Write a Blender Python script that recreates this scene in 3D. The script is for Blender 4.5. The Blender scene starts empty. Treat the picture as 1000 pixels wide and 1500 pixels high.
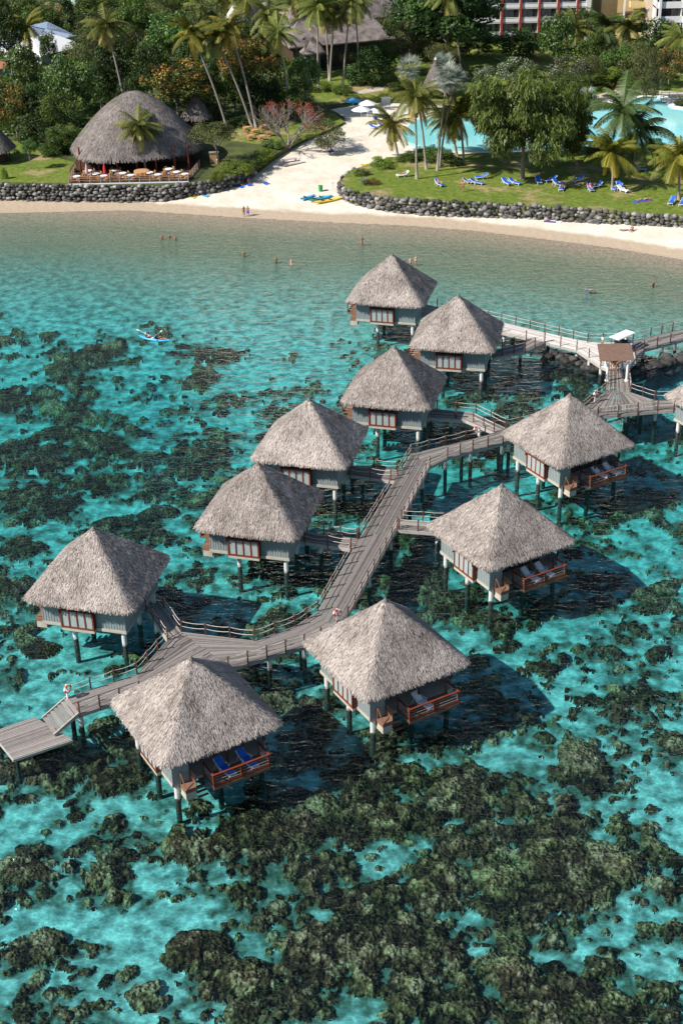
import bpy, bmesh, math, random
import numpy as np
from mathutils import Vector, Matrix
R=math.radians
scene=bpy.context.scene
col=scene.collection
# ------------------------------------------------------------------ camera
F=2140.0; PITCH=R(29.02); ROLL=R(1.262); CAMZ=68.315
cp,sp,cr,sr=math.cos(PITCH),math.sin(PITCH),math.cos(ROLL),math.sin(ROLL)
def P(px,py,z=0.0):
    """world point at height z that stands where the survey photograph shows it"""
    u=(px-500)/F; v=(750-py)/F
    x=u*cr+v*sr; y=-u*sr+v*cr
    d=(x, cp+y*sp, -sp+y*cp); t=(z-CAMZ)/d[2]
    return Vector((d[0]*t,d[1]*t,z))
def pxm(p):
    return F/(p[1]*cp-(p[2]-CAMZ)*sp)
cam_d=bpy.data.cameras.new('camera'); cam=bpy.data.objects.new('camera',cam_d); col.objects.link(cam)
Rv=Vector((cr,-sr*sp,-sr*cp)); Uv=Vector((sr,cr*sp,cr*cp)); Fv=Vector((0,cp,-sp))
cam.matrix_world=Matrix(((Rv.x,Uv.x,-Fv.x,0),(Rv.y,Uv.y,-Fv.y,0),(Rv.z,Uv.z,-Fv.z,CAMZ),(0,0,0,1)))
cam_d.sensor_fit='VERTICAL'; cam_d.sensor_height=36; cam_d.lens=36*F/1500; cam_d.clip_end=3000; cam_d.clip_start=1
scene.camera=cam
# ------------------------------------------------------------------ light
SUN_EL=R(41); sun_h=Vector((-0.93,-0.37,0)).normalized()
sd=Vector((sun_h.x*math.cos(SUN_EL),sun_h.y*math.cos(SUN_EL),math.sin(SUN_EL)))
w=bpy.data.worlds.new('World'); scene.world=w; w.use_nodes=True
nt=w.node_tree; bg=nt.nodes['Background']; sky=nt.nodes.new('ShaderNodeTexSky'); sky.sky_type='NISHITA'
sky.sun_disc=False; sky.sun_elevation=SUN_EL; sky.sun_rotation=math.atan2(sun_h.x,sun_h.y)%(2*math.pi)
sky.altitude=0; sky.air_density=1.0; sky.dust_density=0.6; sky.ozone_density=1.5
nt.links.new(sky.outputs[0],bg.inputs[0]); bg.inputs[1].default_value=0.082
sl=bpy.data.lights.new('sun','SUN'); sl.energy=5.0; sl.angle=R(0.5); sl.color=(1,0.95,0.87)
so=bpy.data.objects.new('sun',sl); col.objects.link(so); so.rotation_euler=sd.to_track_quat('Z','Y').to_euler(); so.location=sd*300
scene.view_settings.view_transform='Standard'; scene.view_settings.look='None'
scene.view_settings.exposure=0.45; scene.view_settings.gamma=1
scene.render.engine='CYCLES'
cy=scene.cycles; cy.max_bounces=8; cy.diffuse_bounces=2; cy.glossy_bounces=2; cy.transparent_max_bounces=12; cy.transmission_bounces=2; cy.volume_bounces=0
cy.use_denoising=True; cy.caustics_reflective=False; cy.caustics_refractive=False
# ------------------------------------------------------------------ materials
def nmat(name):
    m=bpy.data.materials.new(name); m.use_nodes=True; t=m.node_tree; t.nodes.clear()
    o=t.nodes.new('ShaderNodeOutputMaterial'); return m,t,o
def N(t,k,**kw):
    n=t.nodes.new(k)
    for a,b in kw.items():
        if a.startswith('i_'): n.inputs[int(a[2:]) if a[2:].isdigit() else a[2:]].default_value=b
        else: setattr(n,a,b)
    return n
def ramp(t,fac,stops):
    r=t.nodes.new('ShaderNodeValToRGB'); e=r.color_ramp.elements
    while len(e)<len(stops): e.new(0.5)
    for q,(p,c) in zip(e,stops): q.position=p; q.color=(*c,1)
    t.links.new(fac,r.inputs[0]); return r.outputs[0]
def c4(c): return (c[0],c[1],c[2],1)
def mat(name,a,b=None,rough=0.7,scale=3.0,bump=0.0,bscale=None,metal=0.0,spec=0.3,detail=4,stretch=(1,1,1),attr=None,coords='Object'):
    """noise-mottled principled material; attr: per-face tone drives a-b instead"""
    m,t,o=nmat(name); bs=N(t,'ShaderNodeBsdfPrincipled'); t.links.new(bs.outputs[0],o.inputs[0])
    bs.inputs['Roughness'].default_value=rough; bs.inputs['Metallic'].default_value=metal; bs.inputs['Specular IOR Level'].default_value=spec
    if b is None: b=tuple(x*0.82 for x in a)
    tc=N(t,'ShaderNodeTexCoord'); mp=N(t,'ShaderNodeMapping'); mp.inputs['Scale'].default_value=stretch
    t.links.new(tc.outputs[coords],mp.inputs[0])
    nz=N(t,'ShaderNodeTexNoise'); nz.inputs['Scale'].default_value=scale; nz.inputs['Detail'].default_value=detail
    t.links.new(mp.outputs[0],nz.inputs['Vector'])
    if attr:
        at=N(t,'ShaderNodeAttribute',attribute_name=attr)
        mx=N(t,'ShaderNodeMath',operation='MULTIPLY_ADD'); mx.inputs[1].default_value=0.35; t.links.new(nz.outputs[0],mx.inputs[0])
        ad=N(t,'ShaderNodeMath',operation='ADD'); ad.inputs[1].default_value=-0.17; t.links.new(at.outputs['Fac'],ad.inputs[0]); t.links.new(ad.outputs[0],mx.inputs[2])
        fac=mx.outputs[0]; c=ramp(t,fac,[(0.0,a),(1.0,b)])
    else:
        c=ramp(t,nz.outputs[0],[(0.3,a),(0.7,b)])
    if attr and 'thatch' in name:
        oi=N(t,'ShaderNodeObjectInfo'); mr=N(t,'ShaderNodeMapRange'); mr.inputs[3].default_value=.86; mr.inputs[4].default_value=1.08; t.links.new(oi.outputs['Random'],mr.inputs[0])
        hs=N(t,'ShaderNodeHueSaturation'); t.links.new(c,hs.inputs['Color']); t.links.new(mr.outputs[0],hs.inputs['Value']); c=hs.outputs[0]
    t.links.new(c,bs.inputs['Base Color'])
    if bump:
        n2=N(t,'ShaderNodeTexNoise'); n2.inputs['Scale'].default_value=bscale or scale*4; n2.inputs['Detail'].default_value=3
        t.links.new(mp.outputs[0],n2.inputs['Vector'])
        bp=N(t,'ShaderNodeBump'); bp.inputs['Strength'].default_value=bump; bp.inputs['Distance'].default_value=0.1
        t.links.new(n2.outputs[0],bp.inputs['Height']); t.links.new(bp.outputs[0],bs.inputs['Normal'])
    return m
def leafmat(name,dark,light,tint=None,trans=0.3,gloss=0.018):
    m,t,o=nmat(name)
    at=N(t,'ShaderNodeAttribute',attribute_name='tone'); oi=N(t,'ShaderNodeObjectInfo')
    stops=[(0.0,dark),(0.75,light)]
    if tint: stops.append((0.95,tint))
    c=ramp(t,at.outputs['Fac'],stops)
    hs=N(t,'ShaderNodeHueSaturation'); t.links.new(c,hs.inputs['Color'])
    mr=N(t,'ShaderNodeMapRange'); mr.inputs[3].default_value=0.8; mr.inputs[4].default_value=1.25; t.links.new(oi.outputs['Random'],mr.inputs[0]); t.links.new(mr.outputs[0],hs.inputs['Value'])
    mh=N(t,'ShaderNodeMapRange'); mh.inputs[3].default_value=0.485; mh.inputs[4].default_value=0.512; t.links.new(oi.outputs['Random'],mh.inputs[0]); t.links.new(mh.outputs[0],hs.inputs['Hue'])
    d=N(t,'ShaderNodeBsdfDiffuse'); tr=N(t,'ShaderNodeBsdfTranslucent'); g=N(t,'ShaderNodeBsdfGlossy'); g.inputs['Roughness'].default_value=0.5; g.inputs[0].default_value=(1,1,1,1)
    t.links.new(hs.outputs[0],d.inputs[0]); t.links.new(hs.outputs[0],tr.inputs[0])
    m1=N(t,'ShaderNodeMixShader'); m1.inputs[0].default_value=trans; t.links.new(d.outputs[0],m1.inputs[1]); t.links.new(tr.outputs[0],m1.inputs[2])
    m2=N(t,'ShaderNodeMixShader'); m2.inputs[0].default_value=gloss; t.links.new(m1.outputs[0],m2.inputs[1]); t.links.new(g.outputs[0],m2.inputs[2])
    t.links.new(m2.outputs[0],o.inputs[0]); return m
M={}
M['thatch']=mat('thatch',(0.11,0.088,0.076),(0.56,0.49,0.445),rough=0.9,scale=1.2,attr='tone',spec=0.15)
M['thatch_old']=mat('old thatch',(0.08,0.066,0.06),(0.29,0.255,0.235),rough=0.9,scale=0.6,attr='tone',spec=0.15)
M['shingle']=mat('roof shingles',(0.10,0.085,0.08),(0.26,0.22,0.205),rough=0.9,scale=0.8,bump=0.6,bscale=4)
M['plank']=mat('weathered planks',(0.10,0.084,0.077),(0.37,0.33,0.305),rough=0.85,scale=2.0,attr='tone',bump=0.3,bscale=8)
M['plank_pale']=mat('bleached planks',(0.40,0.36,0.34),(0.78,0.72,0.68),rough=0.85,scale=2.0,attr='tone')
M['beam']=mat('grey fascia board',(0.33,0.31,0.28),(0.5,0.47,0.43),scale=2,stretch=(1,1,6))
M['walls']=mat('blue grey boarding',(0.21,0.245,0.25),(0.28,0.32,0.32),rough=0.7,scale=1.5,stretch=(6,6,0.5))
M['cream']=mat('cream paint',(0.40,0.36,0.30),(0.50,0.46,0.38),scale=1.5)
M['redwood']=mat('red brown varnished wood',(0.14,0.030,0.016),(0.23,0.052,0.027),rough=0.45,scale=3,stretch=(1,1,4))
M['darkwood']=mat('dark wood',(0.05,0.03,0.022),(0.09,0.05,0.035),scale=3)
M['postwood']=mat('brown post wood',(0.09,0.04,0.03),(0.17,0.075,0.05),scale=4)
M['deckwood']=mat('brown deck wood',(0.16,0.085,0.055),(0.27,0.15,0.10),scale=2,stretch=(1,8,1))
M['slat']=mat('brown pergola slats',(0.17,0.10,0.07),(0.30,0.19,0.14),scale=2,stretch=(1,10,1))
M['tan']=mat('tan timber',(0.42,0.22,0.10),(0.58,0.32,0.16),scale=3)
M['curtain']=mat('pale curtain',(0.26,0.30,0.30),(0.42,0.46,0.45),scale=6,stretch=(4,4,0.3),rough=0.5)
M['glass']=mat('dark glass',(0.03,0.035,0.04),(0.06,0.06,0.065),rough=0.08,spec=0.6,scale=1)
M['rope']=mat('pale rope',(0.55,0.50,0.44),(0.68,0.62,0.55),scale=5)
M['white']=mat('white paint',(0.74,0.74,0.74),(0.82,0.82,0.81),rough=0.4,scale=1.5)
M['whitefab']=mat('white fabric',(0.70,0.72,0.78),(0.78,0.80,0.84),scale=2,rough=0.8)
M['blue']=mat('blue fabric',(0.015,0.10,0.52),(0.03,0.16,0.66),scale=3,rough=0.7)
M['skyblue']=mat('sky blue plastic',(0.05,0.35,0.65),(0.10,0.45,0.75),scale=3,rough=0.3)
M['teal']=mat('teal plastic',(0.02,0.32,0.36),(0.03,0.42,0.45),scale=3,rough=0.3)
M['yellow']=mat('yellow plastic',(0.75,0.52,0.03),(0.82,0.60,0.06),scale=3,rough=0.35)
M['green']=mat('green plastic',(0.03,0.28,0.07),(0.05,0.36,0.10),scale=3,rough=0.4)
M['red']=mat('red plastic',(0.55,0.02,0.02),(0.65,0.04,0.03),scale=3,rough=0.4)
M['orange']=mat('orange plastic',(0.75,0.13,0.02),(0.80,0.18,0.04),scale=3,rough=0.4)
M['black']=mat('black rubber',(0.02,0.02,0.02),(0.035,0.035,0.035),scale=3,rough=0.6)
M['pink']=mat('pink fabric',(0.55,0.30,0.32),(0.65,0.38,0.40),scale=3)
M['purple']=mat('purple fabric',(0.10,0.05,0.25),(0.14,0.08,0.33),scale=3)
M['skin']=mat('skin',(0.36,0.18,0.11),(0.42,0.22,0.14),scale=4,rough=0.5)
M['skinp']=mat('fair skin',(0.55,0.34,0.25),(0.62,0.39,0.29),scale=4,rough=0.5)
M['hair']=mat('dark hair',(0.02,0.013,0.01),(0.035,0.02,0.015),scale=8,rough=0.5)
M['bark']=mat('bark',(0.15,0.12,0.10),(0.27,0.23,0.19),scale=3,rough=0.9,bump=0.5)
M['palmbark']=mat('palm trunk bark',(0.22,0.19,0.165),(0.36,0.32,0.285),scale=2,rough=0.9,stretch=(1,1,5),bump=0.4)
M['deadfrond']=mat('dead brown fronds',(0.16,0.10,0.06),(0.28,0.19,0.12),scale=4)
M['rock']=mat('dark basalt boulders',(0.028,0.026,0.026),(0.34,0.325,0.31),rough=0.85,scale=2.2,attr='tone',bump=0.7,bscale=5)
M['plaster']=mat('white plaster',(0.66,0.63,0.58),(0.74,0.71,0.66),scale=0.6)
M['ochre']=mat('ochre plaster',(0.58,0.42,0.20),(0.66,0.49,0.25),scale=0.6)
M['metalroof']=mat('blue grey metal roof',(0.30,0.38,0.50),(0.38,0.46,0.58),rough=0.4,scale=0.5,stretch=(8,1,1))
M['tileroof']=mat('orange brown roof',(0.36,0.15,0.08),(0.46,0.21,0.12),scale=1)
M['greenroof']=mat('pale green roof',(0.28,0.42,0.32),(0.36,0.5,0.4),scale=1)
# foliage
L={}
L['dark']=leafmat('dark leaves',(0.010,0.026,0.007),(0.06,0.11,0.024))
L['mid']=leafmat('mid green leaves',(0.018,0.042,0.010),(0.12,0.19,0.034))
L['glossy']=leafmat('glossy green leaves',(0.018,0.05,0.012),(0.14,0.24,0.05),gloss=0.03)
L['mango']=leafmat('green leaves with rusty tips',(0.022,0.038,0.010),(0.15,0.165,0.034),(0.34,0.16,0.05))
L['olive']=leafmat('olive leaves',(0.03,0.040,0.015),(0.17,0.19,0.06))
L['yellow']=leafmat('yellow green leaves',(0.05,0.09,0.012),(0.22,0.30,0.045))
L['cream']=leafmat('cream yellow leaves',(0.10,0.09,0.03),(0.50,0.44,0.20))
L['casua']=leafmat('feathery olive foliage',(0.03,0.045,0.010),(0.15,0.19,0.042))
L['palm']=leafmat('palm fronds',(0.03,0.05,0.010),(0.19,0.215,0.045),(0.38,0.30,0.08))
L['palmdk']=leafmat('deep green palm fronds',(0.012,0.032,0.010),(0.09,0.13,0.035))
L['palmyl']=leafmat('yellowing palm fronds',(0.05,0.065,0.01),(0.22,0.22,0.03),(0.48,0.33,0.05))
L['fan']=leafmat('silvery fan leaves',(0.06,0.085,0.07),(0.34,0.38,0.31))
L['flower']=leafmat('olive leaves with white flowers',(0.03,0.045,0.018),(0.11,0.15,0.05),(0.80,0.80,0.72))
L['redflower']=leafmat('red flowers',(0.28,0.03,0.02),(0.48,0.06,0.035))
L['hedge']=leafmat('reddish hedge leaves',(0.09,0.03,0.02),(0.16,0.12,0.03))
# ------------------------------------------------------------------ mesh helpers
def tag(o,label=None,cat=None,group=None,kind=None):
    if label: o['label']=label
    if cat: o['category']=cat
    if group: o['group']=group
    if kind: o['kind']=kind
    return o
def empty(name,loc=(0,0,0),rz=0,label=None,cat=None,group=None,scale=None):
    o=bpy.data.objects.new(name,None); col.objects.link(o); o.location=loc; o.rotation_euler=(0,0,rz); o.empty_display_size=0.3
    if scale: o.scale=scale
    return tag(o,label,cat,group)
def mk(name,me,parent=None,loc=None,rz=0,scale=None):
    o=bpy.data.objects.new(name,me); col.objects.link(o)
    if parent: o.parent=parent
    if loc is not None: o.location=loc
    if rz: o.rotation_euler=(0,0,rz)
    if scale: o.scale=scale
    return o
def mesh_np(name,v,f,mats,tone=None,smooth=False,vtone=None,mi=None):
    """v (n,3), f (m,k) arrays of equal-sided faces"""
    me=bpy.data.meshes.new(name); v=np.asarray(v,dtype=np.float32); f=np.asarray(f,dtype=np.int32)
    k=f.shape[1]; me.vertices.add(len(v)); me.vertices.foreach_set('co',v.ravel())
    me.loops.add(f.size); me.loops.foreach_set('vertex_index',f.ravel())
    me.polygons.add(len(f)); me.polygons.foreach_set('loop_start',np.arange(len(f),dtype=np.int32)*k)
    try: me.polygons.foreach_set('loop_total',np.full(len(f),k,dtype=np.int32))
    except Exception: pass
    me.update(calc_edges=True)
    if not isinstance(mats,(list,tuple)): mats=[mats]
    for m in mats: me.materials.append(m)
    if mi is not None: me.polygons.foreach_set('material_index',np.asarray(mi,dtype=np.int32))
    if smooth: me.polygons.foreach_set('use_smooth',np.ones(len(f),dtype=bool))
    if tone is not None:
        a=me.attributes.new('tone','FLOAT','FACE'); a.data.foreach_set('value',np.asarray(tone,dtype=np.float32))
    if vtone is not None:
        a=me.attributes.new('tone','FLOAT','POINT'); a.data.foreach_set('value',np.asarray(vtone,dtype=np.float32))
    return me
class MB:
    def __init__(s): s.v=[]; s.f=[]; s.t=[]; s.m=[]; s.cur=0; s.tone=0.5
    def face(s,idx): s.f.append(idx); s.t.append(s.tone); s.m.append(s.cur)
    def pts(s,pp): n=len(s.v); s.v+= [tuple(p) for p in pp]; return n
    def box(s,x0,x1,y0,y1,z0,z1):
        n=s.pts([(x0,y0,z0),(x1,y0,z0),(x1,y1,z0),(x0,y1,z0),(x0,y0,z1),(x1,y0,z1),(x1,y1,z1),(x0,y1,z1)])
        for q in ((0,3,2,1),(4,5,6,7),(0,1,5,4),(1,2,6,5),(2,3,7,6),(3,0,4,7)): s.face([n+i for i in q])
    def hexa(s,b,t):
        n=s.pts(list(b)+list(t)); k=len(b)
        s.face([n+i for i in range(k-1,-1,-1)]); s.face([n+k+i for i in range(k)])
        for i in range(k): j=(i+1)%k; s.face([n+i,n+j,n+k+j,n+k+i])
    def quad(s,a,b,c,d): n=s.pts([a,b,c,d]); s.face([n,n+1,n+2,n+3])
    def bar(s,a,b,w,h=None):
        """rectangular bar from a to b"""
        a=Vector(a); b=Vector(b); d=(b-a).normalized(); h=h or w
        up=Vector((0,0,1)) if abs(d.z)<0.95 else Vector((0,1,0)); sd_=d.cross(up).normalized()*w/2; u=sd_.cross(d).normalized()*h/2
        s.hexa([a-sd_-u,a+sd_-u,a+sd_+u,a-sd_+u],[b-sd_-u,b+sd_-u,b+sd_+u,b-sd_+u])
    def tube(s,path,rad,k=6,cap=True):
        path=[Vector(p) for p in path]; rad=rad if isinstance(rad,(list,tuple)) else [rad]*len(path); rings=[]
        for i,p in enumerate(path):
            d=(path[min(i+1,len(path)-1)]-path[max(i-1,0)]).normalized()
            up=Vector((0,0,1)) if abs(d.z)<0.9 else Vector((1,0,0)); a=d.cross(up).normalized(); b=a.cross(d).normalized()
            rings.append(s.pts([p+(a*math.cos(2*math.pi*q/k)+b*math.sin(2*math.pi*q/k))*rad[i] for q in range(k)]))
        for r0,r1 in zip(rings,rings[1:]):
            for q in range(k): j=(q+1)%k; s.face([r0+q,r0+j,r1+j,r1+q])
        if cap: s.face([rings[0]+q for q in range(k)]); s.face([rings[-1]+q for q in range(k-1,-1,-1)])
    def lathe(s,prof,k=12,c=(0,0,0),sy=1.0):
        rings=[s.pts([(c[0]+r*math.cos(2*math.pi*q/k),c[1]+sy*r*math.sin(2*math.pi*q/k),c[2]+z) for q in range(k)]) for r,z in prof]
        for r0,r1 in zip(rings,rings[1:]):
            for q in range(k): j=(q+1)%k; s.face([r0+q,r0+j,r1+j,r1+q])
        s.face([rings[0]+q for q in range(k-1,-1,-1)]); s.face([rings[-1]+q for q in range(k)])
    def mirror(s): s.v=[(-x,y,z) for x,y,z in s.v]; s.f=[f[::-1] for f in s.f]; return s
    def mesh(s,name,mats,smooth=False):
        me=bpy.data.meshes.new(name); me.from_pydata(s.v,[],s.f)
        if not isinstance(mats,(list,tuple)): mats=[mats]
        for m in mats: me.materials.append(m)
        me.polygons.foreach_set('material_index',np.array(s.m,dtype=np.int32))
        if smooth: me.polygons.foreach_set('use_smooth',np.ones(len(s.f),dtype=bool))
        a=me.attributes.new('tone','FLOAT','FACE'); a.data.foreach_set('value',np.array(s.t,dtype=np.float32)); me.update(); return me
    def build(s,name,mats,parent=None,smooth=False,loc=None,rz=0): return mk(name,s.mesh(name,mats,smooth),parent,loc,rz)
# ------------------------------------------------------------------ noise
def h2(ix,iy,seed=0):
    n=(ix.astype(np.int64)*374761393+iy.astype(np.int64)*668265263+seed*1442695041)&0xffffffff
    n=((n^(n>>13))*1274126177)&0xffffffff; n=(n^(n>>16))&0xffffffff
    return n/4294967295.0
def vn(x,y,seed=0):
    ix=np.floor(x); iy=np.floor(y); fx=x-ix; fy=y-iy; fx=fx*fx*(3-2*fx); fy=fy*fy*(3-2*fy)
    a=h2(ix,iy,seed); b=h2(ix+1,iy,seed); c=h2(ix,iy+1,seed); d=h2(ix+1,iy+1,seed)
    return (a*(1-fx)+b*fx)*(1-fy)+(c*(1-fx)+d*fx)*fy
def fbm(x,y,o=4,seed=0):
    s=0;a=1;t=0
    for i in range(o): s=s+a*vn(x,y,seed+i*17); t+=a; a*=0.5; x=x*2.03+11.3; y=y*2.03+7.1
    return s/t
def worley(x,y,seed=0):
    """distance to nearest cell point, and that cell's random"""
    ix=np.floor(x); iy=np.floor(y); best=np.full(x.shape,9.0); rid=np.zeros(x.shape)
    for a in (-1,0,1):
        for b in (-1,0,1):
            cx=ix+a; cy_=iy+b; dx=cx+h2(cx,cy_,seed)-x; dy=cy_+h2(cx,cy_,seed+5)-y
            d=np.sqrt(dx*dx+dy*dy); m=d<best; best=np.where(m,d,best); rid=np.where(m,h2(cx,cy_,seed+9),rid)
    return best,rid
def heads(x,y,cell,seed,prob,lo=.28,hi=.66):
    """separate rounded coral heads, one per cell at most: height over radius, tone"""
    gx=x/cell; gy=y/cell; ix=np.floor(gx); iy=np.floor(gy); H=np.zeros(x.shape); T=np.zeros(x.shape)
    for a in (-1,0,1):
        for b in (-1,0,1):
            cx=ix+a; cy_=iy+b; dx=cx+h2(cx,cy_,seed)-gx; dy=cy_+h2(cx,cy_,seed+5)-gy; r=lo+(hi-lo)*h2(cx,cy_,seed+7)**1.5
            an=h2(cx,cy_,seed+13)*3.14; st=1+.5*h2(cx,cy_,seed+14); ca=np.cos(an); sa=np.sin(an); ux=(dx*ca+dy*sa)/st; uy=(dy*ca-dx*sa)
            q=1-(ux*ux+uy*uy)/(r*r); v=np.where((h2(cx,cy_,seed+11)<prob)&(q>0),np.sqrt(np.clip(q,0,1))*r*cell,0); m=v>H; H=np.where(m,v,H); T=np.where(m,h2(cx,cy_,seed+9),T)
    return H,T
def sstep(a,b,x): t=np.clip((x-a)/(b-a),0,1); return t*t*(3-2*t)
# ------------------------------------------------------------------ terrain
shore=[P(*q,0) for q in ((-260,292),(0,302),(200,308),(350,318),(480,325),(600,330),(700,338),(800,350),(900,363),(1000,380),(1300,430))]
SX=np.array([p.x for p in shore]); SY=np.array([p.y for p in shore])
def sdist(x,y): return y-np.interp(x,SX,SY)
def terr(x,y):
    s=sdist(x,y)
    z=np.where(s>0,np.minimum(0.115*s,1.15+0.05*(s-10)),0)
    z=np.minimum(z,2.55)
    d=-s
    zs=-np.interp(d,[0,15,27,45,68,95,120,300],[0,0.42,1.1,2.2,3.05,2.85,2.35,2.25])
    return np.where(s>0,z,zs)
# coral density: (px,py,rx,ry,weight)
CE=[(130,540,200,120,.26),(60,470,120,60,.10),(300,690,180,90,.17),(330,530,120,60,.08),(90,700,120,90,.2),(420,500,90,50,.1),
(640,1300,290,220,.46),(480,1230,120,130,.3),(700,1450,200,80,.5),(800,1200,160,130,.32),(960,1480,80,60,.4),(900,1020,110,90,.3),(130,1440,70,90,.5),(190,1410,50,80,.3),
(310,1430,110,70,.42),(120,1200,110,90,.36),(230,1240,90,60,.32),(20,1260,40,40,.4),(375,1210,40,40,.3),(600,1070,70,60,.2),(560,1150,100,60,.45),
(470,1040,60,60,.3),(80,940,90,60,.2),(130,1120,90,60,.2),(300,840,80,50,.2),(420,860,60,60,.25),(640,870,60,50,.4),(880,745,60,30,.3),(690,640,60,50,.2),
(850,560,60,40,.3),(890,520,90,18,.6),(960,560,50,50,.3),(350,1000,70,40,.3),(880,1130,60,60,.1),(960,870,60,80,.12),
(970,1240,40,30,.3),(400,1320,90,60,.05),(270,1340,90,60,-.42),(150,1330,60,30,-.3),(330,1250,50,30,-.15),(960,1130,60,90,-.5),(930,1350,60,60,-.22),(60,1330,60,40,-.3),
(930,780,90,60,-.2),(560,440,300,60,-.6),(300,400,300,60,-.6),(850,420,300,60,-.6),(700,700,120,60,-.12),(820,950,60,60,-.2),(950,1420,40,30,-.3),(820,1330,60,18,-.35)]
CW=[]
for (px,py,rx,ry,wt) in CE:
    p=P(px,py,-1.5); k=pxm(p); sph=(CAMZ+1.5)/math.hypot(p.y,CAMZ+1.5); CW.append((p.x,p.y,rx/k,ry/(k*sph),wt))
def coral(x,y):
    D=np.full(x.shape,0.415)
    for cx,cy_,rx,ry,wt in CW:
        D=D+.50*wt*np.exp(-(((x-cx)/rx)**2+((y-cy_)/ry)**2)*1.1)
    s=-sdist(x,y)
    D=D*sstep(20,62,s)+(1-sstep(20,62,s))*0.06
    xx=x+1.5*(fbm(x*.5,y*.5,3,3)-.5); yy=y+1.5*(fbm(x*.5,y*.5,3,8)-.5)
    n=0.34*fbm(xx*0.13,yy*0.16,2,21)+0.40*fbm(xx*0.36,yy*0.42,2,31)+.26*fbm(xx*1.1,yy*1.1,3,35)
    n=(n-0.5)*1.75+0.5
    w1,r1=worley(xx*0.46,yy*0.46,41); w2,r2=worley(xx*1.25,yy*1.25,51); w3,r3=worley(x*4.2,y*4.2,61)
    m=n-(1-D)+0.24*(0.46-w1)+0.17*(0.45-w2)+0.07*(0.5-w3)-.085
    k=sstep(-0.03,0.16,m)
    dome=np.clip(1-w1*1.15,0,1)**.6; dome2=np.clip(1-w2*1.2,0,1)**.6; dome3=np.clip(1-w3*1.2,0,1)
    near=sstep(-.26,.14,n-(1-D))*sstep(22,50,s)
    wx=x+.55*(fbm(x*1.6,y*1.6,3,91)-.5); wy=y+.55*(fbm(x*1.6,y*1.6,3,92)-.5)
    A,ta=heads(wx,wy,3.6,101,near*.34,.2,.5); B,tb=heads(wx,wy,1.7,111,near*.42,.2,.52); C_,tc_=heads(wx,wy,.85,121,near*.5,.2,.55)
    hh=np.maximum(np.maximum(A*.50,B*.60),C_*.60); ht=np.where(A*.50>=hh,ta,np.where(B*.6>=hh,tb,tc_))
    kh=sstep(0.02,.10,hh)
    h=k*(0.02+0.24*(.3+r1)*dome+0.22*dome2*(.3+r2)+0.9*np.clip(m,0,.35))
    h=np.maximum(h,hh*.9)+.35*np.minimum(h,hh)+np.maximum(k,kh)*(.10*dome3*(.4+r3)+.10*dome2)
    tone=np.clip(0.02+0.16*r1+0.34*(r2-.35)+0.30*(r3-.35)+.20*(dome2-.4)+.14*dome3+0.25*(fbm(x*2.2,y*2.2,3,77)-.3)+kh*(.42*ht-.05),0,1)  # head tops lighter, crevices darker: shading put into the coral tone
    k=np.maximum(k,kh)
    soft=np.clip(sstep(-.20,.04,m)+.35*sstep(0,.2,near-.35)*fbm(x*.9,y*.9,3,66),0,1)
    return h*.82,k,tone,soft
rows=[-80,-20,20,38]; y=48.0
while y<222: rows.append(y); y+=0.085*(y/60)**1.65
rows=np.array(rows); NU=520
u=np.linspace(-1,1,NU); u=np.concatenate([[-9,-4,-2,-1.3],u,[1.3,2,4,9]])
hw=np.maximum(rows,45)*0.275+4.5
X=u[None,:]*hw[:,None]; X=np.clip(X,-330,330); Y=np.repeat(rows[:,None],len(u),1)
ch,ck,ct,cm=coral(X,Y)
Z=terr(X,Y)+ch*np.clip(-terr(X,Y)/1.4,0,1)
Z+=0.14*(fbm(X*.35,Y*.35,3,5)-.5)*sstep(4,22,-sdist(X,Y))
nr,nc=X.shape
V=np.stack([X,Y,Z],-1).reshape(-1,3)
I=np.arange(nr*nc).reshape(nr,nc); FQ=np.stack([I[:-1,:-1],I[:-1,1:],I[1:,1:],I[1:,:-1]],-1).reshape(-1,4)
kf=ck.reshape(-1)[FQ].mean(1); tf=ct.reshape(-1)[FQ].mean(1)
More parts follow.
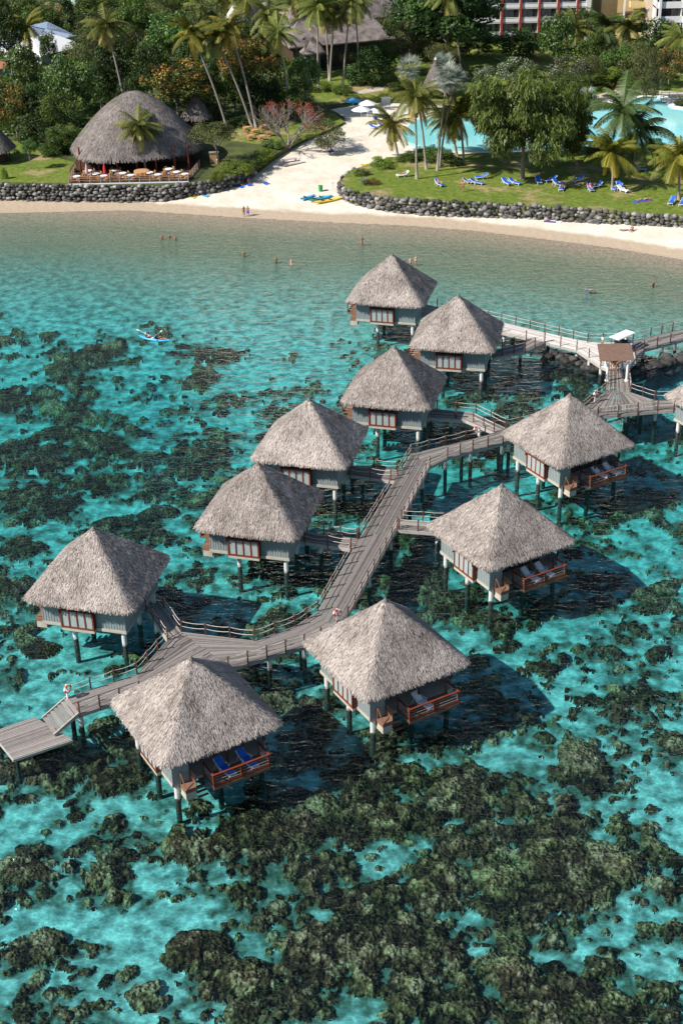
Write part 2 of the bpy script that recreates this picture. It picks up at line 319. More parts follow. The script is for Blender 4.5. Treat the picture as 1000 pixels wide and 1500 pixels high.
# sand material
def sandmat():
    m,t,o=nmat('sand'); bs=N(t,'ShaderNodeBsdfPrincipled'); t.links.new(bs.outputs[0],o.inputs[0]); bs.inputs['Roughness'].default_value=0.9; bs.inputs['Specular IOR Level'].default_value=0.15
    tc=N(t,'ShaderNodeTexCoord'); n1=N(t,'ShaderNodeTexNoise'); n1.inputs['Scale'].default_value=0.35; n1.inputs['Detail'].default_value=6
    n2=N(t,'ShaderNodeTexNoise'); n2.inputs['Scale'].default_value=0.9; n2.inputs['Detail'].default_value=6
    for n in (n1,n2): t.links.new(tc.outputs['Object'],n.inputs['Vector'])
    a=ramp(t,n1.outputs[0],[(0.35,(0.60,0.53,0.43)),(0.65,(0.72,0.65,0.55))])
    # wet sand near the waterline follows the height of the ground
    sx=N(t,'ShaderNodeSeparateXYZ'); t.links.new(tc.outputs['Object'],sx.inputs[0])
    ad=N(t,'ShaderNodeMath',operation='MULTIPLY_ADD'); ad.inputs[1].default_value=0.22; t.links.new(n1.outputs[0],ad.inputs[0]); t.links.new(sx.outputs[2],ad.inputs[2])
    wet=ramp(t,ad.outputs[0],[(0.42,(0.0,0.0,0.0)),(0.56,(1,1,1))])
    mx=N(t,'ShaderNodeMix',data_type='RGBA'); t.links.new(wet,mx.inputs[0]); mx.inputs[6].default_value=(0.42,0.335,0.245,1); t.links.new(a,mx.inputs[7])
    # below the water it is pale lagoon sand again
    dp=ramp(t,sx.outputs[2],[(0.0,(0,0,0)),(0.001,(1,1,1))])
    mr=N(t,'ShaderNodeMapRange'); mr.inputs[1].default_value=-2.1; mr.inputs[2].default_value=-0.5; t.links.new(sx.outputs[2],mr.inputs[0])
    und=N(t,'ShaderNodeMix',data_type='RGBA'); t.links.new(mr.outputs[0],und.inputs[0]); und.inputs[7].default_value=(0.23,0.245,0.165,1)
    b=ramp(t,n2.outputs[0],[(0.34,(0.24,0.25,0.23)),(0.48,(0.50,0.50,0.48)),(0.62,(0.82,0.80,0.76))]); t.links.new(b,und.inputs[6])
    fin=N(t,'ShaderNodeMix',data_type='RGBA'); 
    mr2=N(t,'ShaderNodeMapRange'); mr2.inputs[1].default_value=-0.25; mr2.inputs[2].default_value=-0.05; t.links.new(sx.outputs[2],mr2.inputs[0])
    t.links.new(mr2.outputs[0],fin.inputs[0]); t.links.new(und.outputs[2],fin.inputs[6]); t.links.new(mx.outputs[2],fin.inputs[7])
    at=N(t,'ShaderNodeAttribute',attribute_name='tone'); rub=N(t,'ShaderNodeMath',operation='MULTIPLY'); rub.inputs[1].default_value=.85; t.links.new(at.outputs['Fac'],rub.inputs[0])
    rm=N(t,'ShaderNodeMix',data_type='RGBA'); t.links.new(rub.outputs[0],rm.inputs[0]); t.links.new(fin.outputs[2],rm.inputs[6]); rm.inputs[7].default_value=(0.10,0.085,0.05,1)
    t.links.new(rm.outputs[2],bs.inputs['Base Color'])
    bp=N(t,'ShaderNodeBump'); bp.inputs['Strength'].default_value=0.7; bp.inputs['Distance'].default_value=0.2; t.links.new(n2.outputs[0],bp.inputs['Height']); t.links.new(bp.outputs[0],bs.inputs['Normal'])
    return m
M['sand']=sandmat()
def coralmat():
    m,t,o=nmat('coral'); bs=N(t,'ShaderNodeBsdfPrincipled'); t.links.new(bs.outputs[0],o.inputs[0]); bs.inputs['Roughness'].default_value=0.9; bs.inputs['Specular IOR Level'].default_value=0.1
    at=N(t,'ShaderNodeAttribute',attribute_name='tone'); tc=N(t,'ShaderNodeTexCoord')
    nz=N(t,'ShaderNodeTexNoise'); nz.inputs['Scale'].default_value=3.5; nz.inputs['Detail'].default_value=8; nz.inputs['Roughness'].default_value=0.78; t.links.new(tc.outputs['Object'],nz.inputs['Vector'])
    nb=N(t,'ShaderNodeTexNoise'); nb.inputs['Scale'].default_value=0.35; nb.inputs['Detail'].default_value=2; t.links.new(tc.outputs['Object'],nb.inputs['Vector'])
    ad=N(t,'ShaderNodeMath',operation='MULTIPLY_ADD'); ad.inputs[1].default_value=1.5; t.links.new(nz.outputs[0],ad.inputs[0])
    sb=N(t,'ShaderNodeMath',operation='SUBTRACT'); sb.inputs[1].default_value=0.75; t.links.new(at.outputs['Fac'],sb.inputs[0]); t.links.new(sb.outputs[0],ad.inputs[2])
    a=ramp(t,ad.outputs[0],[(0.08,(0.014,0.006,0.004)),(0.33,(0.075,0.027,0.015)),(0.56,(0.26,0.10,0.052)),(0.88,(0.80,0.38,0.24))])
    b=ramp(t,ad.outputs[0],[(0.08,(0.012,0.007,0.004)),(0.33,(0.064,0.030,0.014)),(0.56,(0.22,0.105,0.044)),(0.88,(0.64,0.35,0.17))])
    f=ramp(t,nb.outputs[0],[(0.42,(0,0,0)),(0.58,(1,1,1))])
    mx=N(t,'ShaderNodeMix',data_type='RGBA'); t.links.new(f,mx.inputs[0]); t.links.new(a,mx.inputs[6]); t.links.new(b,mx.inputs[7]); t.links.new(mx.outputs[2],bs.inputs['Base Color'])
    vo=N(t,'ShaderNodeTexVoronoi'); vo.inputs['Scale'].default_value=3.6; t.links.new(tc.outputs['Object'],vo.inputs['Vector'])
    bp=N(t,'ShaderNodeBump'); bp.inputs['Strength'].default_value=1.0; bp.inputs['Distance'].default_value=0.25; bp.invert=True; t.links.new(vo.outputs[0],bp.inputs['Height']); t.links.new(bp.outputs[0],bs.inputs['Normal'])
    return m
M['coral']=coralmat()
def sub(faces,name,m,tone=None,smooth=True):
    uq,inv=np.unique(faces,return_inverse=True); return mesh_np(name,V[uq],inv.reshape(-1,4),m,tone=tone,smooth=smooth)
cm_=kf>0.35
tag(mk('seabed',sub(FQ[~cm_],'seabed',M['sand'],tone=cm.reshape(-1)[FQ[~cm_]].mean(1)*np.clip(-V[:,2][FQ[~cm_]].mean(1)-.35,0,1))),kind='structure')
tag(mk('coral_reef',sub(FQ[cm_],'coral_reef',M['coral'],tone=tf[cm_])),label='brown and olive coral heads spread over the lagoon floor under clear water',cat='coral',kind='stuff')
del X,Y,Z,ch,ck,ct,cm
# water
def watermat():
    m,t,o=nmat('lagoon water'); tc=N(t,'ShaderNodeTexCoord')
    def nz(sc,st,d,rz=0.25):
        mp=N(t,'ShaderNodeMapping'); mp.inputs['Scale'].default_value=st; mp.inputs['Rotation'].default_value=(0,0,rz); t.links.new(tc.outputs['Object'],mp.inputs[0])
        n=N(t,'ShaderNodeTexNoise'); n.inputs['Scale'].default_value=sc; n.inputs['Detail'].default_value=d; n.inputs['Distortion'].default_value=0.6; t.links.new(mp.outputs[0],n.inputs['Vector']); return n
    a=nz(0.55,(1,2.0,1),3); b=nz(2.0,(1,1.6,1),2,-0.2)
    s=N(t,'ShaderNodeMath',operation='MULTIPLY_ADD'); s.inputs[1].default_value=0.40; t.links.new(b.outputs[0],s.inputs[0]); t.links.new(a.outputs[0],s.inputs[2])
    bp=N(t,'ShaderNodeBump'); bp.inputs['Strength'].default_value=1.0; bp.inputs['Distance'].default_value=0.32; t.links.new(s.outputs[0],bp.inputs['Height'])
    # caustic light net painted into the surface tint as bright cell edges
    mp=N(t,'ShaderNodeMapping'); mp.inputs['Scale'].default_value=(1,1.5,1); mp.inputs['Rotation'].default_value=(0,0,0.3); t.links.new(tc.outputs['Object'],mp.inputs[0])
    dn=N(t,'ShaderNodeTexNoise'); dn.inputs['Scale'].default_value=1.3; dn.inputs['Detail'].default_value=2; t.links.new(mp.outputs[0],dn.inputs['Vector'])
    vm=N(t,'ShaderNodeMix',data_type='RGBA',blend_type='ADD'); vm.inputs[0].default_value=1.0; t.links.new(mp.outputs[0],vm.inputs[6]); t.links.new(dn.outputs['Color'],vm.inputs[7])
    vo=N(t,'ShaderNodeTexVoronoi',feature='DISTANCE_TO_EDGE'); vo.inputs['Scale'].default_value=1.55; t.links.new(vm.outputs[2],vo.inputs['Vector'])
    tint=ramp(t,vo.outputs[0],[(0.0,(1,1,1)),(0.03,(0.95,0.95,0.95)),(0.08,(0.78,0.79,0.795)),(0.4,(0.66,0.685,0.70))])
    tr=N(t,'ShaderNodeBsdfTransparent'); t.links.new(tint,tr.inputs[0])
    g=N(t,'ShaderNodeBsdfGlossy'); g.inputs['Roughness'].default_value=0.05; t.links.new(bp.outputs[0],g.inputs['Normal'])
    lw=N(t,'ShaderNodeLayerWeight'); lw.inputs[0].default_value=0.5; pw=N(t,'ShaderNodeMath',operation='POWER'); pw.inputs[1].default_value=5.0; t.links.new(bp.outputs[0],lw.inputs['Normal']); t.links.new(lw.outputs['Facing'],pw.inputs[0]); fr=N(t,'ShaderNodeMath',operation='MULTIPLY_ADD'); fr.inputs[1].default_value=0.9; fr.inputs[2].default_value=0.03; t.links.new(pw.outputs[0],fr.inputs[0])
    mx=N(t,'ShaderNodeMixShader'); t.links.new(fr.outputs[0],mx.inputs[0]); t.links.new(tr.outputs[0],mx.inputs[1]); t.links.new(g.outputs[0],mx.inputs[2]); t.links.new(mx.outputs[0],o.inputs['Surface'])
    va=N(t,'ShaderNodeVolumeAbsorption'); va.inputs['Color'].default_value=(0.0,0.865,0.875,1); va.inputs['Density'].default_value=0.235; t.links.new(va.outputs[0],o.inputs['Volume'])
    return m
M['water']=watermat()
b=MB(); b.box(-320,320,-75,221,-7,0.0); tag(b.build('water',M['water']),kind='structure')
# ------------------------------------------------------------------ thatch
def thatch(name,a,b,h,q=1.0,p=9,seed=1,n=9000,TL=0.5,TW=0.10,drop=0.35,hoff=0.0,mat_='thatch',fringe=900,q0=0.0):
    rg=np.random.default_rng(seed)
    def rr(x,y): return ((np.abs(x)/a)**p+(np.abs(y)/b)**p)**(1/p)
    def zz(x,y):
        r=rr(x,y); return h*(1-np.clip(r,0,2)**q)+0.10*(fbm(x*.9+seed*9,y*.9,3,seed)-.5)*(r>0.05)
    K=120; th=np.linspace(0,2*np.pi,K,endpoint=False); rs=np.linspace(0.0,1,26)
    ux=np.cos(th);uy=np.sin(th); k0=1/rr(ux,uy)
    vs=[]; fs=[]; tn=[]
    for r in rs: x=ux*k0*r; y=uy*k0*r; vs.append(np.stack([x,y,zz(x,y)],-1))
    for r,dz in ((0.985,-drop*.8),(0.94,-drop),(0.80,h*0.2-drop*1.2)): x=ux*k0*r; y=uy*k0*r; vs.append(np.stack([x,y,np.full(K,dz)],-1))
    vv=np.concatenate(vs); nrw=len(vs); I=np.arange(nrw*K).reshape(nrw,K)
    f=np.stack([I[:-1],I[1:],np.roll(I,-1,1)[1:],np.roll(I,-1,1)[:-1]],-1).reshape(-1,4)
    tone=np.full(len(f),0.33)
    # straw bundles laid down the slope
    x=rg.uniform(-a,a,n*2); y=rg.uniform(-b,b,n*2); ok=rr(x,y)<1.0; x=x[ok][:n]; y=y[ok][:n]
    e=0.02; gx=(zz(x+e,y)-zz(x-e,y))/(2*e); gy=(zz(x,y+e)-zz(x,y-e))/(2*e); 
    nn=np.stack([-gx,-gy,np.ones_like(gx)],-1); nn/=np.linalg.norm(nn,axis=1)[:,None]
    gl=np.sqrt(gx**2+gy**2)+1e-6; dn=np.stack([-gx/gl,-gy/gl,-gl],-1); dn/=np.linalg.norm(dn,axis=1)[:,None]
    sd_=np.cross(nn,dn); an=rg.normal(0,0.16,len(x)); ca=np.cos(an)[:,None]; sa=np.sin(an)[:,None]
    d2=dn*ca+sd_*sa; s2=sd_*ca-dn*sa
    p0=np.stack([x,y,zz(x,y)],-1); Ln=(TL*rg.uniform(.5,1.25,len(x)))[:,None]; Wd=(TW*rg.uniform(.5,1.4,len(x)))[:,None]*.5
    lift=rg.uniform(.01,.085,len(x))[:,None]*min(1,TL/0.4); z0=rg.uniform(0,.05,len(x))[:,None]
    A=p0+nn*z0-s2*Wd; B=p0+nn*z0+s2*Wd; C=p0+d2*Ln+nn*lift+s2*Wd*.6; D=p0+d2*Ln+nn*lift-s2*Wd*.6
    tv=np.stack([A,B,C,D],1).reshape(-1,3)
    lf=fbm(x*.8+seed,y*.8,3,seed+3)
    tt=np.clip(rg.normal(0.58,0.18,len(x))+(lf-.5)*.7,0,1); tt=np.where(rg.random(len(x))<.06,rg.uniform(0,.2,len(x)),tt)
    # hanging fringe along the eave
    m=fringe; t2=rg.uniform(0,2*np.pi,m); cx=np.cos(t2); sy_=np.sin(t2); kk=1/rr(cx,sy_); ex=cx*kk; ey=sy_*kk
    # redistribute evenly along the edge
    rad=rg.uniform(.965,1.01,m); px_=ex*rad; py_=ey*rad
    gx=(rr(px_+e,py_)-rr(px_-e,py_)); gy=(rr(px_,py_+e)-rr(px_,py_-e)); g=np.sqrt(gx*gx+gy*gy); ox=gx/g; oy=gy/g
    base=np.stack([px_,py_,zz(px_,py_)+.04],-1); L2=(drop*rg.uniform(1.0,1.45,m))[:,None]; sdv=np.stack([-oy,ox,np.zeros(m)],-1); wv=(TW*rg.uniform(.6,1.6,m))[:,None]*.5
    outv=np.stack([ox*.35,oy*.35,-np.ones(m)],-1); outv/=np.linalg.norm(outv,axis=1)[:,None]
    outv=outv+sdv*rg.normal(0,.12,m)[:,None]
    fv=np.stack([base-sdv*wv,base+sdv*wv,base+outv*L2+sdv*wv*.5,base+outv*L2-sdv*wv*.5],1).reshape(-1,3)
    ft=np.clip(rg.normal(.45,.25,m),0,1)
    o1=len(vv); o2=o1+len(tv)
    F=np.concatenate([f,np.arange(len(tv)).reshape(-1,4)+o1,np.arange(len(fv)).reshape(-1,4)+o2])
    return mesh_np(name,np.concatenate([vv,tv,fv]),F,M[mat_],tone=np.concatenate([tone,tt,ft]))
# ------------------------------------------------------------------ loungers
_c={}
def cached(k,fn):
    if k not in _c: _c[k]=fn()
    return _c[k]
def lounger(loc,rz,cloth='whitefab',label='',group='sun loungers',scale=1.0):
    def fr():
        b=MB()
        for s in (-.3,.3): b.bar((s,-.95,.30),(s,.25,.30),.05,.06); b.bar((s,.25,.30),(s,.85,.78),.05,.06)
        for yy in (-.8,.15): b.bar((-.3,yy,.28),(-.34,yy-.05,0),.05); b.bar((.3,yy,.28),(.34,yy-.05,0),.05)
        b.bar((-.3,.55,.5),(-.3,.75,0),.04); b.bar((.3,.55,.5),(.3,.75,0),.04); b.bar((-.3,-.95,.3),(.3,-.95,.3),.05); b.bar((-.3,.85,.78),(.3,.85,.78),.05)
        for s in (-.36,.36): b.bar((s,-.1,.48),(s,.35,.5),.05,.03); b.bar((s,-.05,.3),(s,-.05,.48),.04)
        return b.mesh('lounger_frame',M['white'])
    def cu(c):
        b=MB(); b.hexa([(-.27,-.95,.33),(.27,-.95,.33),(.27,.22,.33),(-.27,.22,.33)],[(-.27,-.95,.39),(.27,-.95,.39),(.27,.22,.39),(-.27,.22,.39)])
        b.hexa([(-.27,.24,.34),(.27,.24,.34),(.27,.84,.80),(-.27,.84,.80)],[(-.27,.20,.40),(.27,.20,.40),(.27,.80,.86),(-.27,.80,.86)])
        return b.mesh('cushion',M[c])
    e=empty('sun_lounger',loc,rz,label,'sun lounger',group,scale=(scale,)*3)
    mk('frame',cached('lf',fr),e); mk('cushion',cached('lc'+cloth,lambda:cu(cloth)),e); return e
# ------------------------------------------------------------------ bungalows
FZ=1.55
def bung_meshes(m,v):
    """m=+1 windows on -x side, m=-1 mirrored"""
    out={}
    def add(n,b,mt,parent=None):
        if m<0: b.mirror()
        out.setdefault(n,[]).append((b.mesh(n,mt),parent))
    b=MB(); b.box(-3.72,3.72,-3.72,3.72,FZ-.22,FZ); add('floor_platform',b,M['cream'])
    b=MB(); b.box(-3.3,3.3,-3.3,3.3,FZ-.4,FZ-.222); add('floor_beams',b,M['darkwood'])
    w=.1
    b=MB(); b.box(-3.7,-3.6,1.1,3.7,FZ+.002,4.9); b.box(-3.7,-3.6,-3.7,-1.9,FZ+.002,4.9); b.box(-3.7,-3.6,-1.9,1.1,3.3,4.9); [b.box(-3.728,-3.70,yb,yb+.05,FZ+.13,4.2) for yb in list(np.arange(1.2,3.7,.24))+list(np.arange(-3.66,-1.95,.24))]; add('wall',b,M['walls'])
    b=MB(); b.box(-3.6,3.7,3.6,3.7,FZ+.002,4.9); add('wall',b,M['walls'])
    b=MB(); b.box(3.6,3.7,-2.2,3.598,FZ+.002,4.9); b.box(3.6,3.7,-3.7,-2.2,FZ+.002,2.5); add('wall',b,M['walls'])
    b=MB(); b.box(-3.6,-2.5,-3.7,-3.6,FZ+.002,4.9); b.box(-2.5,-2.4,-3.7,-2.2,FZ+.002,4.9); b.box(-2.398,3.598,-2.2,-2.1,FZ+.002,4.9); add('wall',b,M['walls'])
    b=MB(); b.box(3.56,3.72,-3.72,-3.56,2.5,4.9); b.box(.6,.74,-3.72,-3.58,FZ,4.9); b.bar((-2.4,-3.66,4.3),(3.6,-3.66,4.3),.12,.2); b.bar((.7,-3.65,3.1),(2.0,-3.65,4.3),.08); b.bar((3.6,-3.65,3.1),(2.3,-3.65,4.3),.08); add('veranda_post',b,M['darkwood'])
    # base skirting boards
    b=MB(); b.box(-3.78,-3.722,1.12,3.74,FZ-.15,FZ+.12); add('skirting',b,M['cream'])
    b=MB(); b.box(-3.78,-3.722,-3.74,-1.92,FZ-.15,FZ+.12); add('skirting',b,M['cream'])
    # projecting window bay
    b=MB(); b.box(-4.12,-3.60,-1.85,1.05,FZ-.28,FZ-.0); b.box(-4.10,-3.70,-1.83,-1.72,FZ,3.3); b.box(-4.10,-3.70,.92,1.03,FZ,3.3); add('window_bay',b,M['cream'])
    b=MB()
    b.box(-4.15,-4.05,-1.86,1.06,FZ+.002,FZ+.16); b.box(-4.15,-4.05,-1.86,1.06,3.15,3.30); b.box(-4.16,-4.04,-1.87,-1.73,FZ,3.31); b.box(-4.16,-4.04,.93,1.07,FZ,3.31)
    for k in (1,2,3): yy=-1.8+2.8*k/4; b.box(-4.145,-4.06,yy-.05,yy+.05,FZ+.16,3.15)
    b.box(-4.1,-3.7,-1.87,-1.80,FZ+.002,3.25); b.box(-4.1,-3.7,1.0,1.07,FZ+.002,3.25); b.box(-4.3,-3.7,-1.95,1.15,3.311,3.36); b.box(-4.3,-4.16,-1.9,-1.84,3.0,3.31); b.box(-4.3,-4.16,1.04,1.10,3.0,3.31)
    add('window_frame',b,M['redwood'])
    for k in range(4):
        y0=-1.8+2.8*k/4+.05; b=MB(); b.quad((-4.09,y0,FZ+.16),(-4.09,y0,3.15),(-4.09,y0+.6,3.15),(-4.09,y0+.6,FZ+.16)); add('window_pane',b,M['curtain'],'window_frame')
    # door and sliding windows at the back of the veranda
    b=MB(); 
    for x0 in (-2.0,-.9,.2,1.5,2.6): b.box(x0,x0+.12,-2.26,-2.202,FZ+.01,3.8)
    b.box(-2.0,2.72,-2.27,-2.203,3.7,3.85); add('door_frame',b,M['redwood'])
    b=MB(); b.quad((-1.9,-2.215,FZ+.02),(2.6,-2.215,FZ+.02),(2.6,-2.215,3.7),(-1.9,-2.215,3.7)); add('sliding_door',b,M['glass'])
    # balcony
    b=MB(); b.box(-1.35,3.15,-5.45,-3.722,FZ-.16,FZ-.03); 
    for x in np.arange(-1.2,3.1,.5): b.box(x,x+.08,-5.4,-3.73,FZ-.28,FZ-.162)
    b.box(-1.37,3.17,-5.49,-5.452,FZ-.26,FZ-.02); add('balcony_floor',b,M['deckwood'])
    b=MB()
    for x in (-1.3,.9,3.1): b.box(x-.06,x+.06,-5.47,-5.35,FZ-.03,2.56)
    b.box(-1.40,3.20,-5.50,-5.34,2.561,2.63); b.box(-1.38,-1.24,-5.338,-3.75,2.561,2.63); b.box(3.04,3.18,-5.338,-3.75,2.561,2.63)
    b.box(-1.35,-1.25,-3.85,-3.75,FZ-.03,2.56); b.box(3.05,3.15,-3.85,-3.75,FZ-.03,2.56); b.box(-1.3,3.1,-5.44,-5.38,FZ+.02,FZ+.14)
    add('balcony_railing',b,M['redwood'])
    b=MB()
    for z in (1.85,2.1,2.35): b.bar((-1.3,-5.41,z),(3.1,-5.41,z),.014); b.bar((-1.3,-5.4,z),(-1.3,-3.8,z),.022); b.bar((3.1,-5.4,z),(3.1,-3.8,z),.022)
    add('balcony_wire',b,M['rope'])
    b=MB(); b.box(-3.15,-2.35,-4.62,-3.722,.55,1.16); add('stair_base',b,M['cream'])
    b=MB(); b.box(-3.17,-2.33,-4.64,-3.74,1.162,1.50); b.box(-2.32,-2.26,-4.6,-3.74,1.0,2.5); b.box(-3.15,-3.09,-3.84,-3.74,1.5,2.5); b.bar((-3.12,-3.8,2.5),(-3.12,-4.6,1.6),.06)
    for k in range(4): b.box(-2.25,-1.42,-4.7-.0*k+.22*k,-4.48+.22*k,.45+.27*k,.50+.27*k)
    add('water_stair',b,M['deckwood'])
    ys=(-3.5,.0,3.4) if m>0 else (-1.1,3.3)
    for x in (-3.35,.0,3.35):
        for yv in ys:
            b=MB(); b.tube([(x,yv,-3.9),(x,yv,FZ-.225)],.21,12); add('pile',b,M['pile'])
    return out
def pilemat():
    m,t,o=nmat('concrete pile'); bs=N(t,'ShaderNodeBsdfPrincipled'); t.links.new(bs.outputs[0],o.inputs[0]); bs.inputs['Roughness'].default_value=.8
    tc=N(t,'ShaderNodeTexCoord'); sx=N(t,'ShaderNodeSeparateXYZ'); t.links.new(tc.outputs['Object'],sx.inputs[0]); nz=N(t,'ShaderNodeTexNoise'); nz.inputs['Scale'].default_value=4; t.links.new(tc.outputs['Object'],nz.inputs['Vector'])
    ad=N(t,'ShaderNodeMath',operation='MULTIPLY_ADD'); ad.inputs[1].default_value=.5; t.links.new(nz.outputs[0],ad.inputs[0]); s3=N(t,'ShaderNodeMath',operation='MULTIPLY_ADD'); s3.inputs[1].default_value=.6; s3.inputs[2].default_value=.30; t.links.new(sx.outputs[2],s3.inputs[0]); t.links.new(s3.outputs[0],ad.inputs[2])
    t.links.new(ramp(t,ad.outputs[0],[(0.0,(.045,.05,.04)),(0.22,(.035,.04,.03)),(0.55,(.045,.05,.04)),(0.67,(.66,.66,.63))]),bs.inputs['Base Color']); return m
M['pile']=pilemat()
bm_=[bung_meshes(1,0),bung_meshes(-1,0)]
roofs=[thatch('roof',4.76,4.76,4.70,p=14,seed=s,n=21000,TL=.32,TW=.06,drop=.27,fringe=2600) for s in (3,14,25)]
capm=MB(); capm.lathe([(.30,-.22),(.22,.0),(.12,.12),(.05,.22)],10)
capme=capm.mesh('ridge_cap',M['thatch_old'],True)
OFF=0.0
BL=[('B1',(-10.96,86.11),30,1,'thatched overwater bungalow with two blue loungers on its balcony beside the landing stage'),
('B2',(3.16,93.23),30,1,'thatched overwater bungalow with a single white lounger on its red railed balcony'),
('B3',(13.87,111.25),30,1,'thatched overwater bungalow joined on its left by a short footbridge, two white loungers on balcony'),
('B4',(22.46,129.64),30,1,'thatched overwater bungalow with slatted white loungers, just below the pergola junction'),
('B5',(40.3,137.6),30,1,'thatched overwater bungalow cut off by the right edge of the photo'),
('A6',(-20.55,105.23),255,-1,'thatched overwater bungalow on the far left, facing the triangular platform'),
('A5',(-7.37,116.37),255,-1,'thatched overwater bungalow second from left in the back row, overlapping the one behind it'),
('A4',(-2.91,129.82),255,-1,'thatched overwater bungalow whose right window half hides behind the neighbouring roof in front'),
('A3',(5.93,142.52),255,-1,'thatched overwater bungalow with an elbowed footbridge leaving its right side'),
('A2',(13.84,157.27),257,-1,'thatched overwater bungalow whose footbridge meets the bleached far boardwalk'),
('A1',(6.9,171.86),255,-1,'thatched overwater bungalow nearest the beach, small and farthest out of all')]
for i,(n,(x,y_),th,m,lab) in enumerate(BL):
    e=empty('overwater_bungalow',(x,y_,0),R(th),lab,'bungalow','thatched bungalows on piles over the lagoon')
    for k,lst in bm_[0 if m>0 else 1].items():
        made=[]
        for me,par in lst:
            made.append(mk(k,me,e if par is None else None))
            if par: made[-1].parent=wf
        if k=='window_frame': wf=made[0]
    rf=mk('roof',roofs[i%3],e,(0,0,4.25),rz=(i*math.pi/2)%(2*math.pi)); mk('ridge_cap',capme,rf,(0,0,4.62))
def bl(n,lx,ly):
    for q in BL:
        if q[0]==n: c,th=q[1],R(q[2]); return (c[0]+lx*math.cos(th)-ly*math.sin(th),c[1]+lx*math.sin(th)+ly*math.cos(th),FZ-.03),th
G='loungers on the bungalow balconies'
for n,lx,c,lab in (('B1',.1,'blue','blue lounger on nearest bungalow balcony, the left one'),('B1',1.9,'blue','blue lounger on nearest bungalow balcony, at the railing corner on the right'),
 ('B2',.6,'whitefab','lone white lounger on the balcony of the bottom middle bungalow'),
 ('B3',.2,'whitefab','white lounger on the middle right bungalow balcony, nearer the water stair'),('B3',1.7,'whitefab','white lounger on the middle right bungalow balcony, nearer the far railing'),
 ('B4',.8,'whitefab','white lounger on the balcony below the pergola, left of its pair'),('B4',2.2,'whitefab','white lounger on the balcony below the pergola, right of its pair')):
    p,th=bl(n,lx,-4.25); lounger(p,th+R(12),c,lab,G,1.05)
for n,lx in (('A6',-1.0),('A3',-.8)):
    pass
# ------------------------------------------------------------------ boardwalks
DZ=1.5
def lerp(a,b,t): return a+(b-a)*t
def strip(b,Lp,Rp,z=DZ,pw=.16,th=.12):
    """planks running from one end of a run to the other"""
    Lw=[P(x,y,z) if len(q)<3 else Vector(q) for q in Lp for x,y in [q[:2]]]; Rw=[P(q[0],q[1],z) for q in Rp]
    wd=max((a-c).length for a,c in zip(Lw,Rw)); n=max(2,int(wd/pw)); g=.012/wd*2
    for i in range(len(Lw)-1):
        for k in range(n):
            b.tone=random.random()*.8+.1
            t0=k/n+g; t1=(k+1)/n-g; q=[lerp(Lw[i],Rw[i],t0),lerp(Lw[i+1],Rw[i+1],t0),lerp(Lw[i+1],Rw[i+1],t1),lerp(Lw[i],Rw[i],t1)]
            if (q[1]-q[0]).cross(q[3]-q[0]).z<0: q=q[::-1]
            b.hexa([v-Vector((0,0,.05)) for v in q],q)
    return Lw,Rw
def fascia(b,pts,h=.32):
    for a,c in zip(pts,pts[1:]): b.bar(a-Vector((0,0,h/2+.06)),c-Vector((0,0,h/2+.06)),.10,h)
def along(pts,step):
    out=[]; 
    for a,c in zip(pts,pts[1:]):
        L_=(c-a).length; n=max(1,round(L_/step))
        for k in range(n): out.append(a.lerp(c,k/n))
    out.append(pts[-1].copy()); return out
postme=MB(); postme.box(-.055,.055,-.055,.055,-.35,1.08); postme.box(-.07,.07,-.07,.07,1.08,1.12); postme=postme.mesh('railing_post',M['postwood'])
pl_=MB(); pl_.tube([(0,0,-4.4),(0,0,-.4)],.19,10); pl_.box(-.28,.28,-.28,.28,-.55,-.37); plm=pl_.mesh('pile',M['pile'])
def pile_(e,p):
    b=MB(); b.tube([(p.x,p.y,-3.9),(p.x,p.y,DZ-.42)],.19,10); b.build('pile',M['pile'],e)
def rail(e,pts,step=1.9,sag=.07,px=True,skip=None):
    w_=[P(*q,DZ) for q in pts] if px else pts
    ps=along(w_,step)
    for p in ps: mk('railing_post',postme,e,p)
    b=MB()
    for a,c in zip(ps,ps[1:]):
        for z,s_ in ((1.04,sag),(.58,sag)):
            path=[a.lerp(c,t)+Vector((0,0,z-s_*4*t*(1-t))) for t in (0,.25,.5,.75,1)]; b.tube(path,.024,5)
    b.build('rope_rail',M['rope'],e)
random.seed(5)
def boardwalk(name,label,strips,rails,piles,matn='plank',sag=.1,step=1.9):
    e=empty(name,(0,0,0),0,label,'boardwalk')
    d=MB(); f=MB()
    for Lp,Rp in strips:
        Lw,Rw=strip(d,Lp,Rp); fascia(f,Lw); fascia(f,Rw)
        f.bar(Lw[0]-Vector((0,0,.25)),Rw[0]-Vector((0,0,.25)),.14,.22); f.bar(Lw[-1]-Vector((0,0,.25)),Rw[-1]-Vector((0,0,.25)),.14,.22)
        for a,c in zip(along(Lw,2.2),along(Rw,2.2)): f.bar(a-Vector((0,0,.24)),c-Vector((0,0,.24)),.12,.18)
    d.build('deck',M[matn],e); f.build('fascia',M['beam'],e)
    for r in rails: rail(e,r,step,sag)
    for q in piles: pile_(e,P(*q,DZ))
    return e
